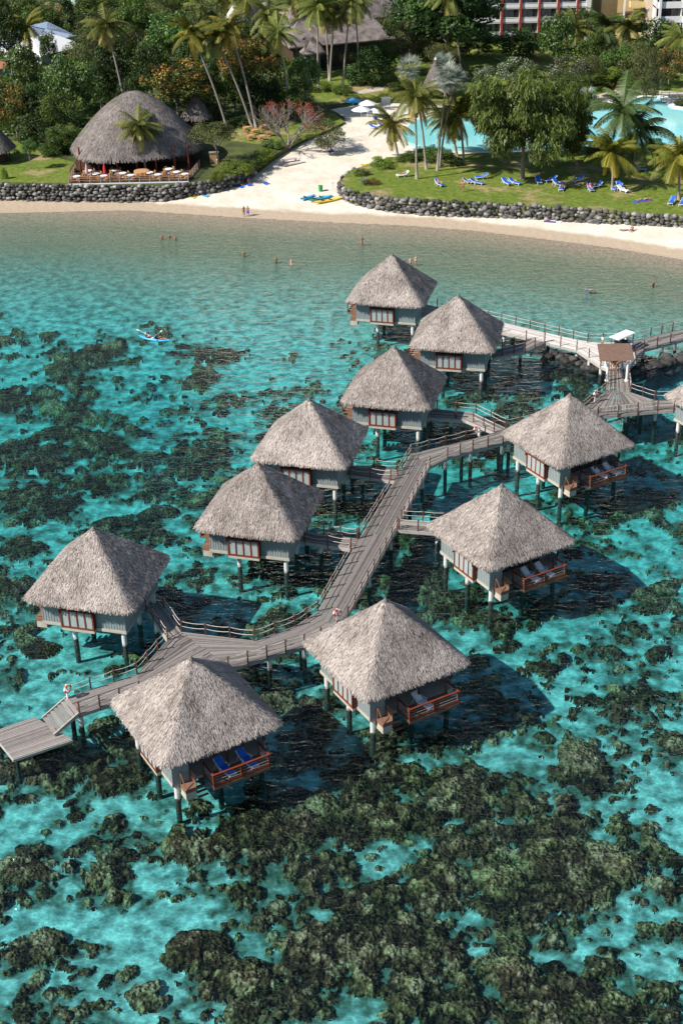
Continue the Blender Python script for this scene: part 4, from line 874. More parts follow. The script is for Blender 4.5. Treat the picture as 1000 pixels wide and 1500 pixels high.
def palm(cx,cy,bx,by,kind,label,gz=GZ,s=1.0,bend=.35,group='coconut palms',r0=.19,skirt=0):
    idx[0]+=1; i=idx[0]; foot=P(bx,by,gz); k=pxm(foot); c=math.cos(math.atan2(CAMZ-8,foot.y)); h=(by-cy)/(k*c); dx=(cx-bx)/k
    e=empty('palm_tree',foot,0,label,'palm tree',group)
    path=[]; rr=[]
    for q in range(9):
        t=q/8; path.append((dx*(t*(1-bend)+bend*t*t)+.0,-.4*math.sin(t*3)*.5,h*t)); rr.append(r0*(1.5-.75*t) if q==0 else r0*(1.1-.42*t))
    b=MB(); b.tube(path,rr,8); b.build('trunk',M['palmbark'],e,True)
    mk('crown',crown_v(kind,i),e,(path[-1][0],path[-1][1],h),rz=i*1.3,scale=(s,s,s))
    b=MB(); rg=random.Random(i)
    if kind!='fan':
        for q in range(9): a=q*.7; b.lathe([(.02,-.2),(.14,-.12),(.16,0),(.10,.12),(.02,.16)],6,(path[-1][0]+math.cos(a)*.33,path[-1][1]+math.sin(a)*.33,h-.35-.1*(q%2)))
        b.build('coconut',M['tan'],e)
    if skirt:
        b=MB()
        for q in range(40):
            a=rg.uniform(0,6.28); r_=rg.uniform(.3,.75); z0=h-.2-rg.random()*skirt*.6; px_,py_=path[-1][0],path[-1][1]
            b.bar((px_+math.cos(a)*.15,py_+math.sin(a)*.15,z0),(px_+math.cos(a)*r_,py_+math.sin(a)*r_,z0-skirt*rg.uniform(.3,.5)),.16,.02)
        b.build('dead_fronds',M['deadfrond'],e)
    return e
GT='broadleaf trees of the resort garden'
TR=[ # cx,cy,rw,rh,by,kind,label,bx
(14,150,30,40,208,'mango','rusty green tree at the left edge behind the small thatched hut',27),
(42,103,26,36,176,'glossy','tall glossy tree between the rusty left edge tree and the bright green one',None),
(112,122,36,42,196,'glossy','bright glossy green tree filling the space left of the restaurant roof',None),
(20,52,28,36,120,'dark','dark tree in the upper left corner beside the blue roof',None),
(82,24,17,19,55,'cream','cream yellow leaved tree in the upper left corner',None),
(116,33,16,9,52,'dark','round clipped dark shrub tree behind the blue roofs',None),
(118,84,26,20,120,'olive','brownish olive tree just below the white roof',None),
(75,70,14,24,108,'mid','narrow tree between palm crown and white roof',75),
(142,52,30,24,98,'olive','grey olive tree to the right of the white roof',None),
(175,98,34,42,165,'dark','dark tree directly behind the left slope of the restaurant roof',None),
(150,14,36,20,60,'mid','green tree along the top edge behind the olive one',None),
(205,28,34,30,90,'mid','leafy tree behind the palm above the restaurant',None),
(255,52,38,34,115,'glossy','light green tree to the right of the palm above the restaurant',None),
(262,125,52,34,182,'mango','broad rusty tipped tree behind the restaurant roof',None),
(225,100,26,34,170,'dark','dark gap filling tree behind the restaurant ridge',None),
(305,28,34,26,84,'olive','olive tree with bare grey limbs near the top edge',None),
(320,110,26,36,166,'dark','dark tree between the two broad rusty trees',None),
(372,98,46,38,170,'mango','large round rusty orange tree in front of the white gabled house',None),
(375,140,38,26,176,'dark','dark lower tree beneath the rusty orange round crown',None),
(447,112,23,30,164,'glossy','bright green tree beside the shingled hall corner',None),
(432,150,30,18,178,'dark','dark low tree behind the red flowered bare tree',None),
(655,20,72,50,104,'big','huge dark spreading tree left of the hotel wing',None),
(600,30,40,40,96,'dark','dark tree overlapping the second shingled roof',None),
(590,62,34,26,112,'olive','feathery olive tree below the second shingled roof',None),
(640,82,34,18,118,'olive','flat topped feathery tree beside the leaning palm',None),
(555,88,26,26,118,'mid','green tree right of the grouped palm trunks',None),
(700,62,34,17,82,'dark','dark hedge tree in front of the hotel ground floor',None),
(760,66,40,22,88,'dark','deep shade tree below the hotel balconies',None),
(813,60,26,40,104,'glossy','tall bright leafy tree standing before the hotel wing',None),
(866,76,26,26,106,'mid','mid green tree right of the tall leafy one',None),
(905,92,30,24,116,'mid','bushy tree beneath the yellow balconies',None),
(925,78,26,20,104,'olive','olive tree at the foot of the yellow balconies',None),
(953,112,19,38,154,'olive','narrow upright tree beside the pool bridge',None),
(978,92,24,28,128,'mango','rusty tree near the right edge below the white block',None),
(1000,70,26,30,110,'mid','tree cut by the right edge below the white block',None),
(890,112,22,14,126,'yellow','yellow green low tree above the shaded lawn',None),
(712,112,22,16,132,'flower','white flowered frangipani beside the paved path, the left one',None),
(757,106,30,20,134,'flower','white flowered frangipani in the middle of the lawn',None),
(828,104,34,20,134,'flower','white flowered frangipani behind the bamboo clump',None),
(862,98,20,18,128,'olive','grey green tree beside the rightmost frangipani',None),
(835,128,32,19,150,'mid','soft bamboo like clump at the pool edge',None),
(312,200,36,20,240,'flatumb','light umbrella shaped tree right of the restaurant',318),
(46,216,12,12,248,'glossy','small sapling on the left lawn',46),
(97,200,28,16,224,'mid','leafy tree at the left end of the restaurant roof',None),
(480,196,28,20,218,'olive','small leafy tree at the edge of the sand right of the red flowers',None),
(762,166,76,56,262,'casua','large drooping casuarina in the middle of the sunbathing lawn',765),
(828,176,38,50,240,'casua','second drooping casuarina behind the large one',818),
(712,168,36,36,236,'casua','lower casuarina bough mass left of the large trunk',735),
(745,100,0.1,0.1,0,'skip','',None),
]
for t in TR:
    if t[5]=='skip': continue
    tree(t[0],t[1],t[2],t[3],t[4],t[5],t[6],bx=t[7],group='frangipani trees' if t[5]=='flower' else GT)
# filler trees behind the roof line, seen between others
fx=[(3,105,40),(60,40,60),(130,75,80),(185,55,80),(235,75,105),(285,95,130),(335,50,100),(150,125,170),(235,20,60),(275,8,50),(345,88,140),(400,150,168),(200,140,185),(560,50,80),(620,55,90),(540,100,125),(850,40,70),(960,60,88),(935,100,125),(345,130,172),(62,150,196),(88,165,210),(60,195,212),(300,150,178),(195,6,42),(110,6,40),(45,12,42),(370,60,90)]
for k,(cx,cy,by) in enumerate(fx):
    tree(cx,cy,26+(k*7)%12,26+(k*5)%10,by,['dark','mid','dark','olive','mid'][k%5],'green tree crowded among the others in the wooded garden background',group='crowded background trees')
PL=[(46,44,52,104,'palmyl','coconut palm in front of the blue roofs'),
(170,46,191,190,'palm','coconut palm with a pale thin trunk reaching the restaurant ridge'),
(226,34,229,84,'palm','short coconut palm above the restaurant, left of the flowering mass'),
(289,56,333,190,'palmyl','leaning coconut palm, leftmost of the three behind the restaurant'),
(322,62,369,187,'palm','leaning coconut palm, middle of the three behind the restaurant'),
(344,48,375,187,'palmyl','leaning coconut palm, rightmost of the three behind the restaurant'),
(412,56,427,172,'palm','coconut palm whose trunk meets the red flowered tree'),
(397,26,400,120,'palm','full coconut palm before the white gabled house'),
(433,2,438,92,'palm','coconut palm with its trunk crossing the left end of the shingled roof'),
(468,16,466,130,'palm','coconut palm in the cluster before the hall, leftmost trunk'),
(478,20,482,118,'palm','coconut palm in the cluster before the hall, straight middle trunk'),
(493,20,483,119,'palm','coconut palm in the cluster before the hall, leaning right'),
(517,4,502,126,'palm','coconut palm curving right beside the cluster of trunks'),
(521,10,527,125,'palm','coconut palm beside the bench hedge, rightmost trunk before the hall'),
(655,-4,676,114,'palm','tall coconut palm with bare leaning trunk on the upper lawn'),
(653,66,658,95,'palm','short coconut palm on the sandy slope left of the tall bare trunk'),
(607,146,610,262,'palm','big coconut palm with dark straight trunk at the front of the lawn'),
(573,184,582,228,'palmyl','young coconut palm at the edge of the beach inlet'),
(671,172,679,240,'palmyl','coconut palm with orange fruit stalks beside the pool'),
(655,176,669,229,'palm','coconut palm half hidden behind the one with orange stalks'),
(905,164,915,252,'palmdk','deep green coconut palm before the pool, left of the pair'),
(929,192,926,250,'palmdk','deep green coconut palm before the pool, right of the pair'),
(893,224,896,276,'palmyl','yellowing coconut palm on the lawn centre right'),
(987,232,993,292,'palmyl','yellow drooping coconut palm at the right edge of the lawn'),
(843,180,846,226,'palmdk','low deep green palm behind the casuarinas'),
(209,188,214,251,'palm','coconut palm growing through the restaurant terrace in front of the roof'),
(840,44,842,86,'palm','palm before the hotel wing beside the white pillar'),
(882,40,884,84,'palmdk','palm left of the yellow balconies'),
(914,42,914,84,'palm','palm in front of the yellow balconies'),
(992,58,994,112,'palm','tall palm beside the white block at the right edge'),
(948,24,950,60,'palmdk','palm between the yellow balconies and the white block'),
(330,0,334,60,'palm','coconut palm at the top edge left of the white gable'),
(300,14,304,80,'palm','coconut palm at the top edge among bare limbs'),
(365,2,372,70,'palm','coconut palm crown hanging over the white gable'),
(95,196,96,216,'palm','small pale palm beside the left end of the restaurant'),
(700,196,742,262,'palmdk','dark palm leaning out of the casuarina shade')]
PL=PL[:-1]
for k,(cx,cy,bx,by,kd,lab) in enumerate(PL):
    far_=by<150; s=1.0
    if kd in('palmyl','palmdk') and by>220: s=1.15
    if far_: s=1.1
    if kd=='palmdk' and by>240: s=1.4
    if (cx,cy)==(573,184): s=.95
    if (cx,cy)==(95,196): s=.55
    if (cx,cy)==(209,188): s=.9
    palm(cx,cy,bx,by,kd,lab,s=s,skirt=3.0 if (cx,cy)==(607,146) else 0)
GF='silvery fan palms'
for cx,cy,bx,by,sk,lab in ((652,122,640,250,2.4,'silvery fan palm on a tall pale trunk beside the lawn'),(662,130,643,244,2.4,'silvery fan palm with shaggy skirt, right of its twin'),(600,102,602,140,0,'silvery fan palm rising behind the beach inlet'),(648,98,650,140,0,'silvery fan palm between the small cone roof and the lawn'),(858,146,860,160,0,'spiky green fan palm beside the pool corner')):
    palm(cx,cy,bx,by,'fan',lab,group=GF,skirt=sk,s=1.15 if by!=160 else 1.0,r0=.17)
# extra bare trunk beside the big palm
palm(611,150,624,248,'palm','coconut palm with bent pale trunk behind the dark straight one')
# banana like plant
def banana(cx,cy,by,label,h=5.5,nl=12,seed=3):
    rg=random.Random(seed); foot=P(cx,by,GZ); e=empty('banana_plant',foot,0,label,'plant')
    for q in range(3): b=MB(); x=rg.uniform(-.5,.5); b.tube([(x,rg.uniform(-.4,.4),-.05),(x*1.4,0,h*.5)],[.17,.10],6); b.build('stem',M['palmbark'],e)
    b=MB()
    for i in range(nl):
        a=i*2.4+rg.random()*.4; el=rg.uniform(.6,1.35); Ln=h*.55*rg.uniform(.8,1.1); p=Vector((rg.uniform(-.4,.4),rg.uniform(-.3,.3),h*.42)); pr=None; b.tone=rg.uniform(.3,.8)
        for k in range(8):
            d=Vector((math.cos(a)*math.cos(el),math.sin(a)*math.cos(el),math.sin(el))); s=d.cross(Vector((0,0,1))).normalized(); wd=.36*math.sin(math.pi*(k+.5)/8.3)**.7+.03
            l,r_=p-s*wd,p+s*wd; mid=p-Vector((0,0,.06))
            if pr: b.quad(pr[0],pr[2],mid,l); b.quad(pr[2],pr[1],r_,mid)
            pr=(l,r_,mid); p=p+d*Ln/8; el-=.16
    b.build('leaf_fan',L['glossy'],e); return e
banana(739,92,112,'large banana like plant with upright paddle leaves on the upper lawn')
banana(775,100,116,'second banana like plant half hidden behind the frangipani',4.5,9,7)
banana(78,60,72,'spiky banana like plant poking up between the blue and white roofs',5,10,9)
GS='shrubs of the resort garden'
BS=[(345,246,30,10,'yellow','yellow green shrub bed along the beach right of the restaurant'),(385,228,26,11,'yellow','yellow green shrub bed below the tan tables'),(400,212,18,9,'glossy','bright shrub clump at the foot of the bare red flowered tree'),
(316,258,16,7,'yellow','low shrub at the corner of the restaurant terrace'),(365,240,20,8,'mid','shrub mass between the two yellow green beds'),
(560,238,24,9,'yellow','yellow green shrubs behind the curved wall'),(600,230,22,9,'mid','shrub clump left of the dark palm trunk'),(642,228,30,13,'mid','leafy shrubs around the pale palm trunks'),(668,238,12,8,'dark','dark shrub at the foot of the orange stalked palm'),(620,222,18,8,'yellow','light shrub by the pool shore'),
(530,252,14,7,'olive','scrubby shrub near the end of the curved wall'),(544,266,16,5,'hedge','reddish low shrub on the lawn beside the blue agave'),
(80,218,26,14,'mid','flowering shrub mass left of the restaurant'),(100,214,20,13,'glossy','bright shrub touching the left eave of the restaurant'),(60,205,14,10,'yellow','pale shrub behind the left lawn'),(8,255,6,12,'yellow','grassy clump at the left edge by the boulder wall'),(110,250,6,5,'mid','tiny bush at the end of the restaurant railing'),(25,222,5,4,'mid','small round bush on the left lawn'),
(500,132,22,9,'mid','shrub bed before the hall at the path'),(470,128,20,10,'yellow','shrub bed under the cluster of palm trunks'),(540,116,20,6,'mid','hedge behind the garden bench'),(560,142,26,5,'yellow','low ground cover above the beach inlet'),(440,138,20,8,'olive','shrubs behind the dark tree foot'),(520,145,24,5,'olive','low scrub along the inlet sand'),
(910,118,34,8,'yellow','yellow green shrub bed on the shaded lawn'),(905,122,30,6,'hedge','reddish hedge strip above the path by the pool'),(870,118,26,7,'mid','hedge beside the path above the pool'),(965,124,22,8,'glossy','bright hedge beside the pool bridge'),(928,137,14,6,'fanlike','silver green shrub at the pool edge'),(955,137,12,5,'olive','rocky shrub bed beside the bridge'),(835,146,16,7,'hedge','reddish brown shrub at the pool corner'),
(820,112,30,12,'olive','olive shrub before the bamboo clump'),(770,128,30,12,'olive','olive shrub in front of the frangipani'),(700,138,20,9,'olive','shrub at the bend of the path'),(690,115,18,6,'dark','dark low hedge on the upper lawn'),(720,50,36,6,'mid','clipped hedge before the hotel ground floor'),(995,150,14,7,'olive','shrub on the pool island at the right edge'),
(862,216,26,8,'yellow','yellow green shrubs between the casuarinas and palms'),(960,212,26,8,'mid','shrubs at the near pool shore on the right'),(890,220,24,8,'olive','shrubs at the near pool shore in the middle'),(1000,216,20,8,'mid','shrubs by the right edge near the pool'),
(250,182,30,9,'dark','dark shrubs behind the cone roof'),(300,176,22,8,'mid','sunny shrub by the small cone roof'),(350,178,28,10,'dark','dark undergrowth beneath the leaning palms'),(395,178,26,10,'mid','undergrowth behind the tan tables'),(645,110,26,10,'olive','scrub on the sandy slope of the upper lawn'),(610,120,26,10,'mid','undergrowth behind the silvery fan palm'),(580,128,16,8,'mid','small leafy plant on the grass by the path')]
for q in BS: bush(q[0],q[1],q[2],q[3],'olive' if q[4]=='fanlike' else q[4],q[5],group=GS)
# ground-hugging fill so that the wooded background reads as undergrowth
rg=np.random.default_rng(77); cs=[];rs_=[]
def inpoly(x,y,pl):
    c=False; n=len(pl)
    for i in range(n):
        x1,y1=pl[i]; x2,y2=pl[(i+1)%n]
        if (y1>y)!=(y2>y) and x<(x2-x1)*(y-y1)/(y2-y1)+x1: c=not c
    return c
WOOD=[[(-80,204),(40,206),(118,232),(300,196),(330,170),(440,158),(452,138),(470,108),(470,60),(600,45),(600,-20),(-80,-20)],[(540,80),(600,100),(660,95),(690,70),(690,-10),(560,-10)],[(690,62),(840,88),(900,108),(1040,120),(1040,-10),(700,-10)]]
while len(cs)<760:
    x,y_=rg.uniform(-80,1040),rg.uniform(-20,230)
    if any(inpoly(x,y_,w_) for w_ in WOOD): 
        p=P(x,y_,GZ); cs.append((p.x,p.y,GZ+.3)); rs_.append(rg.uniform(1.2,3.2))
v,f,t=leaf_cloud(cs,rs_,110000,.7,rg,flat=.7); tag(mk('undergrowth',mesh_np('undergrowth',v,f,L['mid'],tone=t)),label='dark tangled undergrowth covering the ground between the garden trees',cat='undergrowth',kind='stuff')
# agave
def agave(cx,cy,label):
    b=MB(); foot=P(cx,cy,GZ); e=empty('agave',foot,0,label,'plant'); rg=random.Random(2)
    for i in range(26):
        a=i*2.4; el=.2+1.1*(i/26); l=1.3; d=Vector((math.cos(a)*math.cos(el),math.sin(a)*math.cos(el),math.sin(el))); s=d.cross(Vector((0,0,1))).normalized()*.12; b.tone=rg.uniform(.4,.8)
        b.quad(-s*.7,d*l*.45-s,d*l,d*l*.45+s*1.0)
    b.build('leaf_rosette',L['fan'],e)
agave(533,270,'blue grey agave rosette on the lawn beside the curved wall')
# bare red flowered tree
def flametree():
    rg=random.Random(11); foot=P(422,216,GZ); k=pxm(foot); e=empty('flame_tree',foot,0,'bare branched tree with red blossoms between the tables and the inlet','tree'); b=MB(); tips=[]
    def grow(p,d,l,r,n):
        q=p+d*l; b.tube([p,p+d*l*.5+Vector((rg.uniform(-.05,.05),0,.03))*l,q],[r,r*.85,r*.66],5)
        if n==0: tips.append(q); return
        for i in range(3 if n>1 else 2):
            dd=(d+Vector((rg.uniform(-1,1),rg.uniform(-1,1),rg.uniform(-.35,.45)))*.75).normalized(); grow(q,dd,l*rg.uniform(.68,.86),r*.62,n-1)
    for i in range(5):
        a=i*1.256+.3; grow(Vector((math.cos(a)*.25,math.sin(a)*.25,0)),Vector((math.cos(a)*.75,math.sin(a)*.6,1)).normalized(),2.3,.21,5)
    b.build('branches',M['greybark'],e)
    R_=np.random.default_rng(5); tp=np.array([t[:] for t in tips])
    sel=tp[(tp[:,2]>np.percentile(tp[:,2],72))&(tp[:,0]>-3.5)]; sel2=tp[(tp[:,0]>3.0)]
    v,f,t=leaf_cloud(np.concatenate([sel[::2],sel2[::3]]),np.full(len(sel[::2])+len(sel2[::3]),.35),900,.24,R_); mk('blossom',mesh_np('blossom',v,f,L['redflower'],tone=t),e)
    v,f,t=leaf_cloud(tp[::7],np.full(len(tp[::7]),.35),1500,.2,R_); mk('foliage',mesh_np('foliage',v,f,L['olive'],tone=t),e)
M['greybark']=mat('pale grey bark',(.17,.135,.12),(.28,.235,.21),scale=3)
flametree()
# ------------------------------------------------------------------ buildings
def hip(name,label,A,B,depth,ze,zr,mroof,mwall,hipin=.25,wallh=None,cat='building',over=1.0,ridge=0.5,windows=0,wmat='glass'):
    """A,B: front eave ends (world); roof runs back by depth"""
    A=Vector((A[0],A[1],0));B=Vector((B[0],B[1],0)); d=(B-A); Ln=d.length; d.normalize(); nb=Vector((-d.y,d.x,0)); nb=nb if nb.y>0 else -nb
    e=empty(name,(A+B)/2+Vector((0,0,GZ)),0,label,cat); o=(A+B)/2
    def W(u_,v_,z): return (d*u_+nb*v_)+Vector((0,0,z-GZ))
    h2_=Ln/2; b=MB(); hi=hipin*depth
    a0,a1,a2,a3=W(-h2_,0,ze),W(h2_,0,ze),W(h2_,depth,ze),W(-h2_,depth,ze); r0,r1=W(-h2_+hi,depth*ridge,zr),W(h2_-hi,depth*ridge,zr)
    for z_ in (0,-.25):
        s=Vector((0,0,z_)); n=b.pts([v+s for v in (a0,a1,a2,a3,r0,r1)])
        for q in ((0,1,5,4),(2,3,4,5),(1,2,5),(3,0,4)): b.face([n+i for i in (q if z_==0 else q[::-1])])
    for p,q in ((a0,a1),(a1,a2),(a2,a3),(a3,a0)): b.quad(p+Vector((0,0,-.25)),q+Vector((0,0,-.25)),q,p)
    b.build('roof',mroof,e)
    b=MB(); b.hexa([W(-h2_+over,over,GZ),W(h2_-over,over,GZ),W(h2_-over,depth-over,GZ),W(-h2_+over,depth-over,GZ)],[W(-h2_+over,over,ze+.1),W(h2_-over,over,ze+.1),W(h2_-over,depth-over,ze+.1),W(-h2_+over,depth-over,ze+.1)]); b.build('wall',mwall,e)
    for k in range(windows):
        u0=-h2_+over+ (Ln-2*over)*(k+.2)/windows; u1=u0+(Ln-2*over)*.6/windows; b=MB(); z0,z1=GZ+.9,ze-.6
        b.hexa([W(u0,over-.06,z0),W(u1,over-.06,z0),W(u1,over-.003,z0),W(u0,over-.003,z0)],[W(u0,over-.06,z1),W(u1,over-.06,z1),W(u1,over-.003,z1),W(u0,over-.003,z1)]); b.build('window',M[wmat],e)
    return e
hip('shingled_hall','large hall with broad grey shingle roof behind the cluster of palm trunks',P(424,70,7.5),P(580,56,7.5),24,7.5,15.5,M['shingle'],M['darkwood'],.3,windows=9)
e=hip('shingled_wing','low shingle roofed porch jutting from the front of the hall',P(446,80,6.6),P(478,77,6.6),8,6.6,9.2,M['shingle'],M['walls'],.4,windows=2)
hip('shingled_house','second shingle roofed building behind the hall with a cream gable wall',P(532,29,9),P(600,18,9),26,9,20,M['shingle'],M['ochre'],.15,windows=3)
hip('white_gabled_house','white gabled house behind the rusty orange tree at the top',P(352,52,6.5),P(415,46,6.5),14,6.5,11.5,M['plaster'],M['plaster'],.05,windows=3)
hip('blue_roofed_house','house with a blue grey metal roof behind the palm in the upper left corner',P(14,72,5.5),P(66,64,5.5),14,5.5,8,M['metalroof'],M['plaster'],.4)
hip('blue_roofed_house','house with blue grey metal roof right beside the white roof',P(66,62,5.5),P(112,52,5.5),14,5.5,8,M['metalroof'],M['plaster'],.5)
hip('white_roofed_house','low building with bright white metal roof between the olive trees',P(60,82,5),P(126,66,5),13,5,7.5,M['white'],M['plaster'],.3)
hip('orange_roofed_house','small orange brown roof at the left edge below the blue roofs',P(-14,104,4.6),P(26,96,4.6),7,4.6,5.8,M['tileroof'],M['plaster'],.4)
hip('green_roofed_house','pale green roof at the very top edge left of centre',P(104,10,5),P(136,7,5),10,5,7,M['greenroof'],M['plaster'],.2)
# thatched restaurant
def restaurant():
    c=P(199,246,GZ); c=Vector((c.x,c.y+4.7,GZ)); e=empty('thatched_restaurant',c,0,'big domed thatched restaurant open to a terrace above the boulder wall','restaurant')
    me=thatch('roof',10.4,8.6,8.4,q=1.6,p=2.8,seed=8,n=26000,TL=.75,TW=.14,drop=.5,mat_='thatch_old',fringe=2600)
    mk('roof',me,e,(0,0,2.75),rz=R(17))
    b=MB(); b.hexa([(-9.6,-13.2,-.3),(9.3,-13.4,-.3),(10.6,-5,-.3),(10,7,-.3),(-10,7,-.3),(-10.6,-5,-.3)],[(-9.6,-13.2,.15),(9.3,-13.4,.15),(10.6,-5,.15),(10,7,.15),(-10,7,.15),(-10.6,-5,.15)]); b.build('terrace_floor',M['darkwood'],e)  # terrace shade put into the floor colour by using dark wood
    b=MB(); b.box(-9.7,9.3,-13.55,-13.42,-.25,.16); b.build('terrace_kerb',M['whitefab'],e)
    b=MB(); b.box(-7.5,7.8,-2.0,-1.8,.15,4); b.box(-7.5,-7.3,-1.8,6,.15,4); b.box(7.6,7.8,-1.8,6,.15,4); b.build('inner_wall',M['darkwood'],e)
    for x in (-8.6,-5.6,-2.6,.6,3.6,6.6,8.8): b=MB(); b.tube([(x,-7.4+abs(x)*.12,.15),(x,-7.4+abs(x)*.12,4.0)],.15,8); b.build('post',M['redwood'],e)
    pts=[(-9.5,-6),(-9.5,-13.1),(-4.5,-13.2),(0,-13.25),(4.8,-13.3),(9.2,-13.2),(10.4,-5)]; pts=[Vector((x,y_,.15)) for x,y_ in pts]; ps=along(pts,1.6)
    for p in ps: b=MB(); b.box(p.x-.05,p.x+.05,p.y-.05,p.y+.05,.15,1.2); b.build('railing_post',M['curtain'],e)
    b=MB()
    for a,q in zip(ps,ps[1:]):
        for z in (.4,.75,1.0): b.bar(a+Vector((0,0,z)),q+Vector((0,0,z)),.05)
    b.build('railing',M['tan'],e)
    b=MB(); b.lathe([(1.1,.15),(1.25,.5),(1.25,1.0),(1.1,1.02)],16,(1.6,-9.9,0)); b.build('planter',M['tan'],e)
    return c
RC=restaurant()
def table(loc,i,top='whitefab',label='',group='terrace tables of the restaurant'):
    def f():
        b=MB(); b.lathe([(.62,.68),(.62,.76)],12); b.tube([(0,0,0),(0,0,.68)],.05,6); b.lathe([(.3,0),(.28,.04)],8); return b.mesh('dining_table',M[top])
    o=mk('dining_table',cached('tb'+top,f),None,loc); tag(o,label,'table',group); return o
def chairmesh():
    b=MB(); b.box(-.23,.23,-.23,.23,.42,.48)
    for x in (-.2,.2):
        b.box(x-.025,x+.025,-.22,-.17,0,.42); b.box(x-.025,x+.025,.17,.22,0,.95)
    for z in (.6,.75,.88): b.box(-.2,.2,.18,.21,z,z+.07)
    return b.mesh('dining_chair',M['tan'])
cm2=chairmesh(); rgq=random.Random(4)
for i in range(13):
    i0=i
    x=-8.4+1.42*i; y_=(-11.9,-8.8,-10.6)[i%3]
    if abs(x-1.5)<1.2: continue
    table((RC.x+x,RC.y+y_,GZ+.15),i,label='small white topped dining table on the restaurant terrace under the thatched eave')
    for k in range(4):
        a=k*math.pi/2+.4+rgq.random()*.4; o=mk('dining_chair',cm2,None,(RC.x+x+math.cos(a)*.75,RC.y+y_+math.sin(a)*.75,GZ+.15),rz=a-math.pi/2); tag(o,'tan wooden dining chair pulled up to a terrace table of the restaurant','chair','terrace chairs of the restaurant')
def parasol_closed(loc,m,label):
    e=empty('closed_parasol',loc,0,label,'parasol'); b=MB(); b.tube([(0,0,0),(0,0,2.5)],.03,6); b.build('pole',M['white'],e); b=MB(); b.lathe([(.22,.8),(.26,1.1),(.18,1.9),(.04,2.5)],10); b.build('canopy',M[m],e)
parasol_closed((RC.x-4.1,RC.y-10.9,GZ+.15),'red','closed red parasol on the restaurant terrace'); parasol_closed((RC.x-6.9,RC.y-10.9,GZ+.15),'pink','closed faded pink parasol at the left end of the terrace')
for i,(x,y_) in enumerate(((362,192),(374,196),(386,190),(368,204),(395,199),(384,205))):
    p=P(x,y_,GZ+.07); table(p,i,'tan','tan garden table on the grass beneath the bare red flowered tree','garden tables beside the bare tree')
    for k in range(3): a=k*2.1; tag(mk('garden_chair',cm2,None,(p.x+math.cos(a)*.9,p.y+math.sin(a)*.9,p.z),rz=a-math.pi/2),'tan wooden chair by a garden table beneath the bare red flowered tree','chair','garden chairs beside the bare tree')
def cone(cx,by,w_,h,label,body=2.2):
    c=P(cx,by,GZ); k=pxm(c); r=w_/k; e=empty('thatched_hut',c,0,label,'hut'); mk('roof',thatch('roof',r,r,h,q=1.05,p=2.1,seed=int(cx)%50,n=2600,TL=.6,TW=.14,drop=.3,mat_='thatch_old',fringe=500),e,(0,0,body+.2))
    for q in range(6): a=q*1.047; b=MB(); b.tube([(math.cos(a)*r*.72,math.sin(a)*r*.72,0),(math.cos(a)*r*.72,math.sin(a)*r*.72,body+.5)],.11,6); b.build('post',M['darkwood'],e)
    b=MB(); b.lathe([(r*.62,0),(r*.62,body+.6)],12); b.build('wall',M['darkwood'],e); b=MB(); b.lathe([(.25,-.1),(.12,.15),(.03,.4)],8,(0,0,body+.2+h)); b.build('finial',M['white'],e)
cone(289,184,22,4.0,'small cone roofed thatched hut right behind the restaurant',1.6)
cone(637,142,20,5.2,'small steep cone roofed hut between the silvery fan palms',1.6)
cone(-6,236,30,4.2,'small thatched hut cut off by the left edge behind the lawn',2.2)
